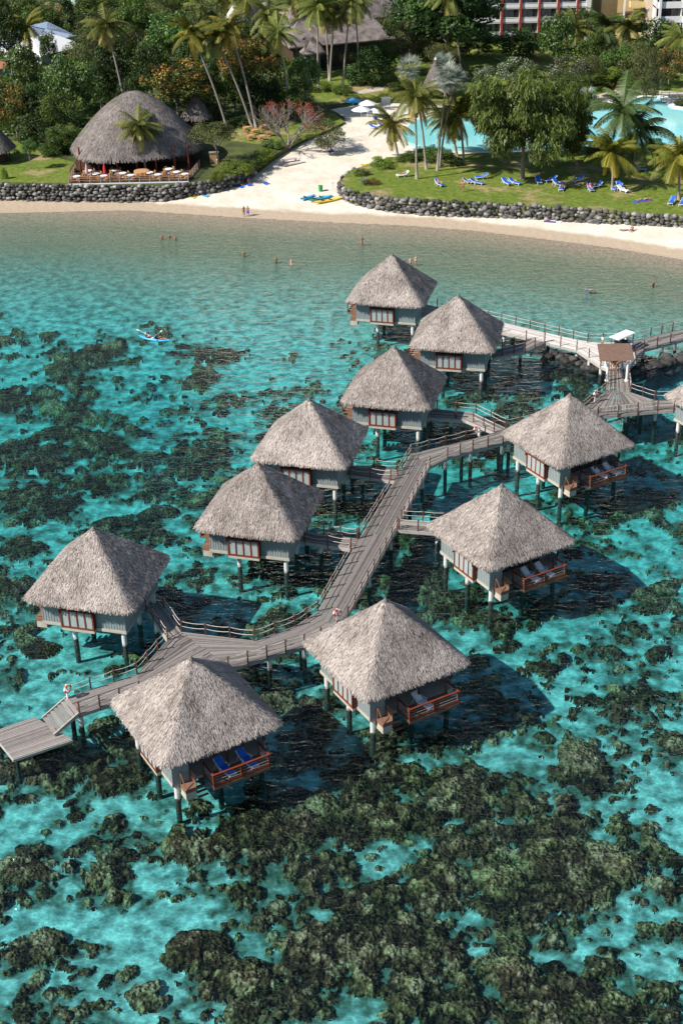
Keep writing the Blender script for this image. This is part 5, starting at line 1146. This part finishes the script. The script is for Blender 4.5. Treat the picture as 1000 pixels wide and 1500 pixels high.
# hotel
def hotel():
    # wing with red columns
    A=P(655,50,GZ+1.5); B=P(866,62,GZ+1.5); B.y=A.y+ -2; k=pxm(A); e=empty('hotel_wing',(A.x,A.y,GZ),0,'white hotel wing with red columns and balconies at the top right','hotel'); Wd=B.x-A.x; H_=15; st=2.95
    b=MB(); b.box(-12,Wd,0,14,-1,H_); b.build('wall',M['walls'],e)
    z0=1.2
    for s in range(5):
        z=z0+s*st; b=MB(); b.box(-11,Wd,-2.2,-.002,z-.25,z); b.build('balcony_slab',M['plaster'],e)
        b=MB(); b.box(-11,Wd,-2.26,-2.203,z+.02,z+.75); b.box(-11,Wd,-2.3,-2.16,z+.88,z+.96); b.build('balcony_parapet',M['white'],e)
        for q in range(11):
            x=-10+q*4.05
            if x+2.6>Wd: break
            b=MB(); b.box(x,x+1.9,-.06,-.003,z+.1,z+2.3); b.build('window',M['glass'],e); b=MB(); b.box(x+1.95,x+2.7,-.05,-.003,z+.1,z+2.3); b.build('curtain',M['curtain'],e)
        rgl=random.Random(s)
        for q in range(9):
            x=-8+q*4+rgl.random(); b=MB(); b.box(x,x+.5,-1.6,-1.1,z+.4,z+.46); b.box(x,x+.06,-1.1,-1.05,z,z+.9); b.box(x+.44,x+.5,-1.1,-1.05,z,z+.9); b.box(x,x+.5,-1.12,-1.08,z+.5,z+.9); b.build('balcony_chair',M['white'],e)
    for cx in (657,704,731,758,785,812,840):
        x=(cx-655)/k
        if cx==704: continue
        b=MB(); b.box(x-.1,x+.4,-2.5,-2.31,-1,H_); b.build('column',M['red_paint'],e); b=MB(); b.box(x-.1,x+.15,-2.15,-.01,-1,H_); b.build('partition',M['plaster'],e)
    x=Wd; b=MB(); b.box(x+.02,x+1.0,-2.6,-.3,-2,H_); b.build('pillar',M['plaster'],e)
    A2=P(870,60,GZ); e=empty('hotel_link',(A2.x+1.6,A2.y+1,GZ),0,'ochre hotel stair block with curved yellow balconies between two white wings','hotel'); Wd=(948-870)/k
    b=MB(); b.box(0,Wd,2,14,-1,16); b.build('wall',M['ochre'],e); b=MB(); b.box(4.6,Wd,-.2,1.99,-1,5.5); b.build('recess_shade_block',M['darkwood'],e)  # solid dark block, its colour stands in for the shade of a recess
    for z,x0,x1 in ((3.6,4.5,9.5),(.6,3.0,8.5),(7,5.5,Wd)):
        b=MB(); prof=[]; n=8
        b.box(x0,x1,-2.2,-.21,z,z+.25); b.box(x0,x1,-2.32,-2.202,z,z+1.2); b.box(x0-.12,x0-.002,-2.3,-.21,z,z+1.2); b.box(x1+.002,x1+.12,-2.3,-.21,z,z+1.2); b.build('balcony',M['ochre_lt'],e)
    for x in (4.2,9.8): b=MB(); b.box(x,x+.35,-1.2,-.9,-1,16); b.build('pillar',M['white'],e)
    A3=P(950,70,GZ); e=empty('hotel_block',(A3.x,A3.y-3,GZ),0,'white hotel block with deep open balconies in the top right corner','hotel'); 
    b=MB(); b.box(0,22,2.6,14,-1,16); b.build('wall',M['tan2'],e)
    for s in range(6):
        z=.2+s*2.9; b=MB(); b.box(0,22,-.4,2.59,z-.3,z); b.box(0,22,-.5,-.402,z-.3,z+1.0); b.build('balcony',M['white'],e)
        for q in range(4): b=MB(); b.box(.8+q*5,3.9+q*5,2.5,2.597,z+.1,z+2.3); b.build('window',M['glass'],e)
    for x in (.6,5.8,11): b=MB(); b.box(x,x+.5,-.9,-.503,-2,17); b.build('pillar',M['white'],e)
    for x in (0,5.3,10.6,16): b=MB(); b.box(x,x+.25,-.39,2.58,-1,17); b.build('partition',M['plaster'],e)
M['red_paint']=mat('dark red painted column',(.26,.035,.025),(.34,.05,.035),scale=2); M['ochre_lt']=mat('yellow plaster',(.70,.52,.24),(.78,.60,.30),scale=1); M['tan2']=mat('warm plaster',(.42,.35,.28),(.5,.42,.34),scale=1)
hotel()
# pool bridge, signs, benches
e=empty('pool_bridge',P(985,150,GZ),0,'small white footbridge with railings over the pool at the right edge','bridge'); b=MB(); b.box(-2.2,4,-1,1,.35,.6); b.build('deck',M['plaster'],e); b=MB()
for yv in (-.95,.95):
    for x in (-2.1,-.6,.9,2.4,3.9): b.box(x-.06,x+.06,yv-.06,yv+.06,.6,1.6)
    b.box(-2.15,3.95,yv-.05,yv+.05,1.601,1.7); b.box(-2.15,3.95,yv-.03,yv+.03,1.1,1.16)
b.build('railing',M['beam'],e)
e=empty('sign_board',P(565,158,GZ-.3),0,'blank pale grey sign board standing at the back of the inlet','sign'); b=MB(); b.box(-.85,.85,-.05,.05,.5,2.0); b.build('panel',M['curtain'],e); b=MB(); b.box(-.7,-.6,.052,.12,0,1.9); b.box(.6,.7,.052,.12,0,1.9); b.build('post',M['beam'],e)
e=empty('sign_board',PG(488,277),0,'small white notice on a post beside the kayaks','sign'); b=MB(); b.box(-.28,.28,-.03,.03,.7,1.2); b.build('panel',M['white'],e); b=MB(); b.box(-.03,.03,.032,.08,0,1.1); b.build('post',M['beam'],e)
def bench(px,py,z,rz,lab,l=2.4):
    e=empty('bench',P(px,py,z) if z>2.7 else PG(px,py),rz,lab,'bench'); b=MB(); b.box(-l/2,l/2,-.3,.3,.42,.5); b.build('seat',M['beam'],e)
    for x in (-l/2+.2,l/2-.3): b=MB(); b.box(x,x+.1,-.28,.28,0,.42); b.build('leg',M['beam'],e)
bench(424,237,1.9,.35,'weathered flat wooden table on the sand below the bare tree',2.6)
bench(535,120,GZ+.06,.1,'long low garden bench before the hedge by the hall',4.5)
e=empty('plank_board',PG(431,241),.5,'long grey board lying on the sand beside the wooden table','board'); b=MB(); b.hexa([(-2,-.25,.05),(2,-.22,.05),(2,.22,.05),(-2,.25,.05)],[(-2,-.25,.2),(2,-.22,.2),(2,.22,.2),(-2,.25,.2)]); b.build('board',M['beam'],e)
e=empty('cabinet',P(314,238,GZ),.1,'tan wooden cabinet at the right end of the restaurant terrace','cabinet'); b=MB(); b.box(-.7,.7,-.4,.4,0,1.6); b.build('body',M['tan'],e); b=MB(); b.box(-.78,.78,-.48,.48,1.602,1.72); b.build('top',M['plank'],e)
def kayak(px,py,z,rz,m,lab,l=3.0,w_=.72,seats=1,loc=None):
    e=empty('kayak',PG(px,py)-Vector((0,0,.03)) if loc is None else loc,rz,lab,'kayak','kayaks lying on the beach' if loc is None else None)
    def f():
        b=MB(); n=13; rings=[]
        for i in range(n):
            t=-1+2*i/(n-1); hw_=w_/2*(1-abs(t)**2.4)**.8+.02; z0=.05+.22*abs(t)**3; z1=.34+.14*abs(t)**2.5
            rings.append(b.pts([(t*l/2,-hw_*.6,z0),(t*l/2,hw_*.6,z0),(t*l/2,hw_,z0+.17),(t*l/2,hw_*.8,z1),(t*l/2,0,z1-.05),(t*l/2,-hw_*.8,z1),(t*l/2,-hw_,z0+.17)]))
        for a,c in zip(rings,rings[1:]):
            for q in range(7): b.face([a+q,a+(q+1)%7,c+(q+1)%7,c+q])
        b.face([rings[0]+q for q in range(7)]); b.face([rings[-1]+q for q in range(6,-1,-1)]); return b.mesh('hull',M[m],True)
    mk('hull',f(),e)
    for s in range(seats):
        b=MB(); x=-.4+1.3*s-(.4 if seats>1 else 0); b.box(x-.2,x+.3,-.22,.22,.31,.345); b.box(x-.26,x-.2,-.2,.2,.31,.62); b.build('seat',M['black'],e)
    return e
kayak(450.5,291,.85,.75,'skyblue','teal and blue kayak lying apart, leftmost of the four on the sand')
kayak(463,293,.8,.65,'teal','short teal kayak beside the yellow one'); kayak(474,291,.85,.45,'skyblue','light blue kayak between the teal and yellow ones'); kayak(480,295.5,.75,.4,'yellow','long yellow kayak on the sand',5.0,.7,2)
kayak(551,243,2.3,.1,'yellow','yellow kayak behind the shrubs of the curved wall',5.0,.9,1); kayak(537,248,2.3,.6,'teal','pale teal kayak half hidden in the shrubs above the curved wall')
e=empty('bin',PG(469.5,280),0,'green bin standing on the sand behind the kayaks','bin'); b=MB(); b.lathe([(.30,0),(.36,.8),(.38,.82),(.38,.9)],12); b.build('bin_body',M['green'],e)
e=empty('bin',PG(691,313),0,'square green bin against the boulder wall','bin'); b=MB(); b.hexa([(-.4,-.35,0),(.4,-.35,0),(.4,.35,0),(-.4,.35,0)],[(-.48,-.42,1.0),(.48,-.42,1.0),(.48,.42,1.0),(-.48,.42,1.0)]); b.build('bin_body',M['green'],e); b=MB(); b.box(-.5,.5,-.44,.44,1.002,1.08); b.build('lid',M['green'],e)
def towel(px,py,z,m,lab,rz=.2,w_=.9,l=1.8):
    b=MB(); n=6; 
    for i in range(n):
        y0,y1=-l/2+l*i/n,-l/2+l*(i+1)/n; za,zb_=.03+.02*math.sin(i*2),.03+.02*math.sin((i+1)*2); b.hexa([(-w_/2,y0,0),(w_/2,y0,0),(w_/2,y1,0),(-w_/2,y1,0)],[(-w_/2,y0,za),(w_/2,y0,za),(w_/2,y1,zb_),(-w_/2,y1,zb_)])
    o=b.build('towel',M[m]); p=P(px,py,z) if z>2.7 else PG(px,py)-Vector((0,0,.02)); o.location=p; o.rotation_euler=(0,0,rz); tag(o,lab,'towel','towels on beach and lawn'); return o
towel(773,314,.85,'blue','blue towel spread on the sand in front of the wall',1.2,1.3,1.9); towel(389,268,1.35,'blue','blue mat lying on sand right of the boulder wall end',.5); towel(281,288,.6,'yellow','yellow towel at the foot of the restaurant wall',.9); towel(300,286,.75,'skyblue','light blue towel at the foot of the restaurant wall',.9)
def umbrella(px,py,z,m,lab,s=1.0):
    e=empty('parasol',PG(px,py),0,lab,'parasol','open parasols in the sandy inlet',scale=(s,s,s)); b=MB(); b.tube([(0,0,0),(0,0,2.3)],.035,6); b.build('pole',M['white'],e); b=MB(); b.lathe([(1.4,2.0),(1.42,2.03),(.7,2.35),(.05,2.6)],8); b.build('canopy',M[m],e)
umbrella(529,182,2.3,'white','open white parasol in the inlet, the nearest of the white ones',1.25); umbrella(538,172,2.4,'white','open white parasol in the inlet behind the nearest one',1.2); umbrella(548,180,2.4,'white','open white parasol in the inlet on the right',1.0); umbrella(517,166,2.4,'skyblue','open pale blue parasol at the back of the inlet',1.1)
# ------------------------------------------------------------------ people
def skin(vs,es,rad,m,name,lev=1,root=0):
    me=bpy.data.meshes.new(name); me.from_pydata(vs,es,[]); o=bpy.data.objects.new('tmp_'+name,me); col.objects.link(o)
    md=o.modifiers.new('s','SKIN'); md.use_smooth_shade=True; sv=me.skin_vertices[0].data
    for i,r in enumerate(rad): sv[i].radius=(r,r) if not isinstance(r,tuple) else r
    sv[root].use_root=True; s2=o.modifiers.new('u','SUBSURF'); s2.levels=lev; s2.render_levels=lev
    dg=bpy.context.evaluated_depsgraph_get(); dg.update(); out=bpy.data.meshes.new_from_object(o.evaluated_get(dg)); out.name=name
    bpy.data.objects.remove(o); out.materials.clear(); out.materials.append(m); return out
def skel(pose):
    """joint positions, facing -y, feet at z=0 (or seat/ground contact at z=0)"""
    J={'pel':(0,0,.93),'bel':(0,.0,1.08),'che':(0,.01,1.28),'nec':(0,.0,1.46),'hea':(0,-.02,1.58),'top':(0,-.015,1.67)}
    for s,n in ((-1,'l'),(1,'r')):
        J['sh'+n]=(s*.17,.01,1.40); J['el'+n]=(s*.23,.03,1.13); J['wr'+n]=(s*.25,-.06,.90); J['ha'+n]=(s*.25,-.09,.82)
        J['hi'+n]=(s*.09,0,.88); J['kn'+n]=(s*.10,-.02,.48); J['an'+n]=(s*.10,.02,.08); J['to'+n]=(s*.12,-.15,.04)
    if pose=='walk': J.update(knl=(-.1,-.16,.5),anl=(-.1,-.10,.09),tol=(-.11,-.26,.06),knr=(.1,.02,.48),anr=(.1,.24,.12),tor=(.11,.12,.04),wrl=(-.26,.12,.92),hal=(-.26,.14,.84),wrr=(.26,-.2,.95),har=(.26,-.25,.88))
    if pose in('sit','paddle'):
        for k in J: x,y_,z=J[k]; J[k]=(x,y_,z-.80)
        for s,n in ((-1,'l'),(1,'r')): J['hi'+n]=(s*.10,-.02,.10); J['kn'+n]=(s*.14,-.42,.32); J['an'+n]=(s*.12,-.78,.08); J['to'+n]=(s*.12,-.90,.16); J['wr'+n]=(s*.16,-.32,.40); J['ha'+n]=(s*.13,-.38,.38)
        if pose=='paddle':
            for s,n in ((-1,'l'),(1,'r')): J['el'+n]=(s*.30,-.16,.42); J['wr'+n]=(s*.30,-.36,.50); J['ha'+n]=(s*.30,-.43,.50); J['kn'+n]=(s*.16,-.46,.2); J['an'+n]=(s*.12,-.86,.07); J['to'+n]=(s*.12,-.92,.18)
    if pose=='lie':
        for k in J:
            x,y_,z=J[k]; J[k]=(x*1.15,z-.85,.13-y_*.5)
        J['knl']=(-.12,-.36,.28); J['wrr']=(.22,.60,.12); J['har']=(.15,.68,.14); J['elr']=(.36,.55,.12)
    if pose=='recline':
        for k in J:
            x,y_,z=J[k]; z-=.93
            J[k]=(x,z*.80,.10+z*.62-y_) if z>0 else (x,z,.12-y_*.3)
        J['knl']=(-.12,-.40,.30)
    return J
BE=[('pel','bel'),('bel','che'),('che','nec'),('nec','hea'),('hea','top')]
for n in 'lr': BE+=[('che','sh'+n),('sh'+n,'el'+n),('el'+n,'wr'+n),('wr'+n,'ha'+n),('pel','hi'+n),('hi'+n,'kn'+n),('kn'+n,'an'+n),('an'+n,'to'+n)]
RD={'pel':.13,'bel':.115,'che':.135,'nec':.052,'hea':.095,'top':.07,'sh':.062,'el':.042,'wr':.028,'ha':.036,'hi':.095,'kn':.06,'an':.038,'to':.035}
def rd(k): return RD.get(k) or RD[k[:2]]
def pmesh(pose,kind,m):
    J=skel(pose)
    if kind=='body': ks=list(J); ed=BE; gr=1.0
    elif kind=='shorts': ks=['pel','bel','hil','hir','knl','knr']; ed=[('pel','bel'),('pel','hil'),('pel','hir'),('hil','knl'),('hir','knr')]; gr=1.12
    elif kind=='shirt': ks=['bel','che','nec','shl','shr','ell','elr']; ed=[('bel','che'),('che','nec'),('che','shl'),('che','shr'),('shl','ell'),('shr','elr')]; gr=1.15
    elif kind=='wrap': ks=['pel','bel','hil','hir','knl','knr']; ed=[('pel','bel'),('pel','hil'),('pel','hir'),('hil','knl'),('hir','knr')]; gr=1.5
    elif kind=='hair': ks=['hea','top']; ed=[('hea','top')]; gr=1.0
    P_={k:Vector(J[k]) for k in ks}
    if kind in('shorts','wrap'):
        for n in 'lr': P_['kn'+n]=P_['hi'+n].lerp(P_['kn'+n],.45 if kind=='shorts' else .95)
        P_['bel']=P_['pel'].lerp(P_['bel'],.4)
    if kind=='shirt':
        for n in 'lr': P_['el'+n]=P_['sh'+n].lerp(P_['el'+n],.5)
        P_['bel']=Vector(J['pel']).lerp(P_['bel'],.6); P_['nec']=P_['che'].lerp(P_['nec'],.7)
    rr=[]
    for k in ks:
        r=rd(k)*gr
        if kind=='body' and k in('pel','bel','che'): r=(r*1.1,r*.8)
        if kind in('shorts','shirt','wrap') and k in('pel','bel','che'): r=(r*1.12,r*.86)
        if kind in('shorts','wrap') and k[:2]=='kn': r=.085*gr
        if kind=='shirt' and k[:2]=='el': r=.06
        if kind=='shirt' and k=='nec': r=.08
        rr.append(r)
    if kind=='hair':
        up=(P_['top']-P_['hea']).normalized(); bk=Vector((0,.035,0)) if pose not in('lie','recline') else Vector((0,0,-.03))
        P_['hea']=P_['hea']+up*.02+bk; P_['top']=P_['top']+up*.025+bk*.5; rr=[.098,.075]
    ix={k:i for i,k in enumerate(ks)}
    return skin([tuple(P_[k]) for k in ks],[(ix[a],ix[b]) for a,b in ed],rr,m,kind,2 if kind=='body' else 1,0)
def person(loc,rz,pose,skin_,clothes,label,hair='hair',group=None,scale=1.0):
    e=empty('person',loc,rz,label,'person',group,scale=(scale,)*3)
    nm={'shorts':'shorts','shirt':'shirt','wrap':'skirt'}
    mk('body',cached(('b',pose,skin_),lambda:pmesh(pose,'body',M[skin_])),e)
    mk('hair',cached(('h',pose,hair),lambda:pmesh(pose,'hair',M[hair])),e)
    for k,c in clothes: mk(nm[k],cached((k,pose,c),lambda:pmesh(pose,k,M[c])),e)
    return e
def bed(px,py): 
    z=-1.0
    for _ in range(8): p=P(px,py,z); z=float(terr(np.array([p.x]),np.array([p.y]))[0])
    return p
S=[('shorts','black')]
person(PG(357.5,317),.4,'stand','skin',[('shorts','black')],'tanned person in dark swimwear strolling at the waterline, left of the blue wrapped one')
person(PG(363.5,317),-.3,'walk','skin',[('shorts','blue'),('wrap','blue')],'person in a long blue wrap walking along the waterline')
person(PG(666.5,316),.2,'walk','skinp',[('shorts','red'),('shirt','pink')],'person in pink and red standing on sand beside the boulder wall and green bin')
person(P(677.5,281,GZ),2.8,'stand','skin',[('shorts','black'),('shirt','orange')],'person in red top and dark shorts standing on the lawn')
person(P(843.5,250,GZ),3.0,'stand','skin',[('shorts','black'),('shirt','blue')],'person in dark blue standing in the casuarina shade')
def wader(px,py,depth,lab,pose='stand',c='black',rz=0,sk='skin',gr=None):
    p=P(px,py,0); zz=-depth; person(Vector((p.x,p.y,zz)),rz,pose,sk,[('shorts',c)],lab,group=gr)
wader(530,357,.55,'person walking in knee deep water above the farthest bungalow','walk','red',.3)
wader(427,388,.75,'pale person standing waist deep with a bright reflection','stand','white',0,'skinp')
wader(601,384,1.0,'bather in deep water, left of the pair behind the farthest roof','stand','black',0,'skinp'); wader(609,384,.7,'bather standing taller, right of the pair behind the farthest roof','stand','black',0,'skinp')
wader(237,348,1.2,'swimmer farthest left of the three near the left shore'); wader(248,346,1.3,'swimmer in the middle of the three near the left shore'); wader(257,349,1.2,'swimmer on the right of the three near the left shore')
wader(357,371,1.25,'two toned swimmer between the left trio and the waist deep person','stand','orange'); wader(404,380,1.25,'small dark headed swimmer beside the waist deep person'); wader(956,417,1.1,'bather alone in the shallows near the right edge','stand','red',.7)
p=P(864,424,0); person(Vector((p.x,p.y,-.16)),1.3,'lie','skin',[('shorts','blue'),('shirt','blue')],'snorkeler in blue floating face up above the boardwalk')
GL='blue and white loungers on the sunbathing lawn'
for px,py,rz,lab,pp in ((686,269,1.4,'blue lounger left of a flat pair, just behind the standing person',0),(697,270,1.2,'blue lounger, right one of the flat pair near the standing person',0),(705,262,-1.4,'blue lounger with raised back left of the big casuarina',0),
 (741,270,.5,'blue lounger at the left foot of the big casuarina trunk',0),(753,270,.9,'blue lounger touching the big casuarina trunk',0),(788,268,.1,'blue lounger right of the big casuarina trunk',0),(816,272,.6,'blue lounger behind the occupied one in the casuarina shade',0),
 (822,278,-.3,'lounger with a tanned sunbather right of the casuarina',1),(864,279,.1,'lounger holding a person in red near the middle of the lawn',2),(873,275,-1.1,'blue lounger right of the person in red',0),(903,278,-.9,'blue lounger left of the stacked pair by the yellowing palm',0),(911,281,.7,'white framed lounger right of the stacked pair by the yellowing palm',0),(907,276,.2,'blue lounger with raised back behind the pair by the yellowing palm',0),
 (983,298,-.45,'blue lounger at the foot of the right edge palm, the left one',0),(999,300,-.45,'blue lounger cut by the right edge of the photo',0),(936,250,1.5,'blue lounger in deep shade between the palms',0),(846,266,-1.0,'dark shaded lounger under the second casuarina',0),(806,266,-1.2,'shaded blue lounger behind the casuarina trunk',0),
 (590,259,-1.35,'white lounger with a red clad sunbather left of the dark trunk palm',3),(643,272,.5,'blue lounger with a dark haired sunbather at the front of the lawn',4)):
    p=P(px,py,GZ); lounger(p,rz,'whitefab' if 'white' in lab else 'blue',lab,GL,1.1)
    if pp:
        q=p+Vector((0,0,.40)); person(q,rz+math.pi*0,'recline','skin' if pp!=2 else 'skinp',[('shorts','red' if pp in(2,3) else 'black')]+([('shirt','red')] if pp==2 else []),{1:'tanned sunbather reclining on the lounger right of the casuarina',2:'person in red reclining on a lounger mid lawn',3:'sunbather in red lying on the white lounger left of the dark trunk palm',4:'dark haired sunbather on the blue lounger at the front of the lawn'}[pp])
person(P(936,294,GZ)+Vector((0,0,.02)),1.9,'lie','skin',[('shorts','purple')],'sunbather lying on a blue towel on the lawn near the right palm'); person(P(943,293,GZ)+Vector((0,0,.02)),1.7,'lie','skinp',[('shorts','pink')],'pale sunbather lying beside the one in purple on the lawn')
towel(934,295,GZ+.02,'blue','blue towel under the purple clad sunbather on the lawn',1.9); towel(945,293,GZ+.02,'purple','purple towel under the pale sunbather on the lawn',1.7)
for px,py,rz,pose,c,lab in ((806,322,1.2,'lie','purple','sunbather in purple lying on the sand below the casuarina'),(816,321,.9,'lie','pink','pale sunbather lying on white towel on the sand'),(914,338,1.4,'lie','black','tanned sunbather lying on the sand near the right edge'),(925,338,-.6,'sit','black','tanned person sitting beside the one lying near the right edge'),
 (351,271,.8,'sit','black','person sitting on a blue mat by the end of the left wall'),(364,268,.4,'sit','red','person in red sitting by the blue mat on the sand'),(470,217,.5,'sit','red','person in red sitting in the tree shade in the inlet'),(484,219,.3,'sit','black','person in dark sitting in the tree shade in the inlet')):
    p=PG(px,py); person(p,rz,pose,'skin',[('shorts',c)],lab)
for px,py,m,rz,lab in ((815,323,'white',.9,'white towel under the pale sunbather on the sand'),(805,324,'purple',1.2,'purple towel under the sunbather below the casuarina'),(351,273,'blue',.8,'blue mat under the sitting person by the left wall'),(365,270,'blue',.4,'blue mat under the person in red on the sand'),(484,221,'blue',.2,'blue towel in the tree shade of the inlet')):
    p=PG(px,py); t=towel(px,py,p.z,m,lab,rz); t.location=p-Vector((0,0,.02))
# inlet loungers
for px,py,lab in ((552,178,'dark lounger beneath the right white parasol'),(545,188,'lounger in front of the right white parasol'),(558,186,'lounger at the pool side of the inlet')):
    p=PG(px,py); lounger(p,.6,'blue',lab,'loungers in the sandy inlet',1.1)
# sea kayak with two paddlers
kp=P(226,499,-.02); kayak(0,0,0,-.42,'skyblue','light blue kayak carrying two paddlers on the lagoon',4.4,.85,2,loc=Vector((kp.x,kp.y,-.02)))
def kl(t,z=.34): return Vector((kp.x+math.cos(-.42)*t,kp.y+math.sin(-.42)*t,z-.02))
pa=person(kl(-1.05),math.pi/2-.42,'paddle','skin',[('shorts','black'),('shirt','white')],'rear kayaker in white shirt paddling on the lagoon'); pb=person(kl(.85),math.pi/2-.42,'paddle','skin',[('shorts','black'),('shirt','black')],'front kayaker in dark top on the light blue kayak')
for pt,lab,a in ((-1.45,'white paddle held by the rear kayaker',2.5),(.45,'white paddle held by the front kayaker',1.0)):
    c=kl(pt,.86); e=empty('paddle',c,a,lab,'paddle'); b=MB(); b.tube([(-.75,0,-.12),(.75,0,.12)],.02,5); b.build('shaft',M['white'],e); b=MB()
    for s in (-1,1): b.hexa([(s*.72,-.09,s*.12-.02),(s*1.05,-.09,s*.17-.02),(s*1.05,.09,s*.17-.02),(s*.72,.09,s*.12-.02)],[(s*.72,-.09,s*.12+.02),(s*1.05,-.09,s*.17+.02),(s*1.05,.09,s*.17+.02),(s*.72,.09,s*.12+.02)])
    b.build('blade',M['white'],e)
# people on the boardwalk
person(P(881,511,DZ),-1.2,'walk','skin',[('shorts','black'),('shirt','whitefab')],'person in white shirt and black trousers beside the golf cart')
person(P(893,543,DZ),2.9,'stand','skin',[('shorts','white'),('shirt','red')],'person in red under the pergola roof, the left one'); person(P(898,544,DZ),3.0,'stand','skin',[('shorts','black'),('shirt','black')],'person in dark clothes in the middle under the pergola'); person(P(903,546,DZ),2.7,'walk','skin',[('shorts','orange'),('shirt','orange')],'person in orange walking under the pergola roof')
# golf cart
gp=P(911,512,DZ); e=empty('golf_cart',gp,math.radians(42),'golf cart with a long white canopy parked behind the pergola','golf cart')
b=MB(); b.hexa([(-1.5,-.6,.28),(1.4,-.6,.28),(1.4,.6,.28),(-1.5,.6,.28)],[(-1.5,-.6,.62),(1.1,-.6,.75),(1.1,.6,.75),(-1.5,.6,.62)]); b.hexa([(.9,-.55,.62),(1.4,-.55,.5),(1.4,.55,.5),(.9,.55,.62)],[(.95,-.5,1.0),(1.2,-.5,.95),(1.2,.5,.95),(.95,.5,1.0)]); b.build('body',M['white'],e)
b=MB(); b.hexa([(-1.8,-.72,1.88),(1.35,-.72,1.88),(1.35,.72,1.88),(-1.8,.72,1.88)],[(-1.7,-.62,1.98),(1.25,-.62,1.98),(1.25,.62,1.98),(-1.7,.62,1.98)]); b.build('canopy',M['white'],e)
b=MB()
for x in (-1.4,.0,1.1):
    for yv in (-.58,.58): b.bar((x,yv,.6),(x*.98,yv*1.05,1.88),.045)
b.build('canopy_frame',M['black'],e)
for x in (-.9,.1): b=MB(); b.box(x,x+.5,-.52,.52,.72,.86); b.box(x-.1,x,-.52,.52,.86,1.3); b.build('seat',M['black'],e)
for x in (-.95,.95):
    for yv in (-.6,.6): b=MB(); b.tube([(x,yv-.09,.23),(x,yv+.09,.23)],.23,14); o=b.build('wheel',M['black'],e); b=MB(); b.tube([(x,yv-.10,.23),(x,yv+.10,.23)],.11,10); b.build('hub',M['white'],o)
# lifebuoys on the boardwalk posts
def buoy(px,py,z,rz,m,lab,tilt=1.4):
    c=P(px,py,z); e=empty('lifebuoy',c,rz,lab,'lifebuoy'); 
    def ring(a0,a1):
        b=MB(); b.tube([(.30*math.cos(a0+(a1-a0)*i/6),0,.30*math.sin(a0+(a1-a0)*i/6)) for i in range(7)],.085,8); return b
    for i in range(8): r_=ring(i*math.pi/4,(i+1)*math.pi/4); r_.build('ring_band' ,M[m] if i%2==0 else M['white'],e,True)
    b=MB(); b.box(-.06,.06,.09,.19,-1.0 if z-1.0>DZ-.4 else DZ-z,.35); b.build('post',M['white'],e)
buoy(872.5,577,DZ+.95,.5,'red','red and white lifebuoy on the boardwalk corner below the pergola'); buoy(494,898,DZ+.9,.3,'red','red lifebuoy on the long boardwalk above the bottom middle roof'); buoy(99.5,1009,DZ+.95,.9,'orange','orange lifebuoy on the boardwalk end above the stair'); buoy(698,629,DZ+.4,.2,'red','red and white lifebuoy on the bend beside the elbowed footbridge')
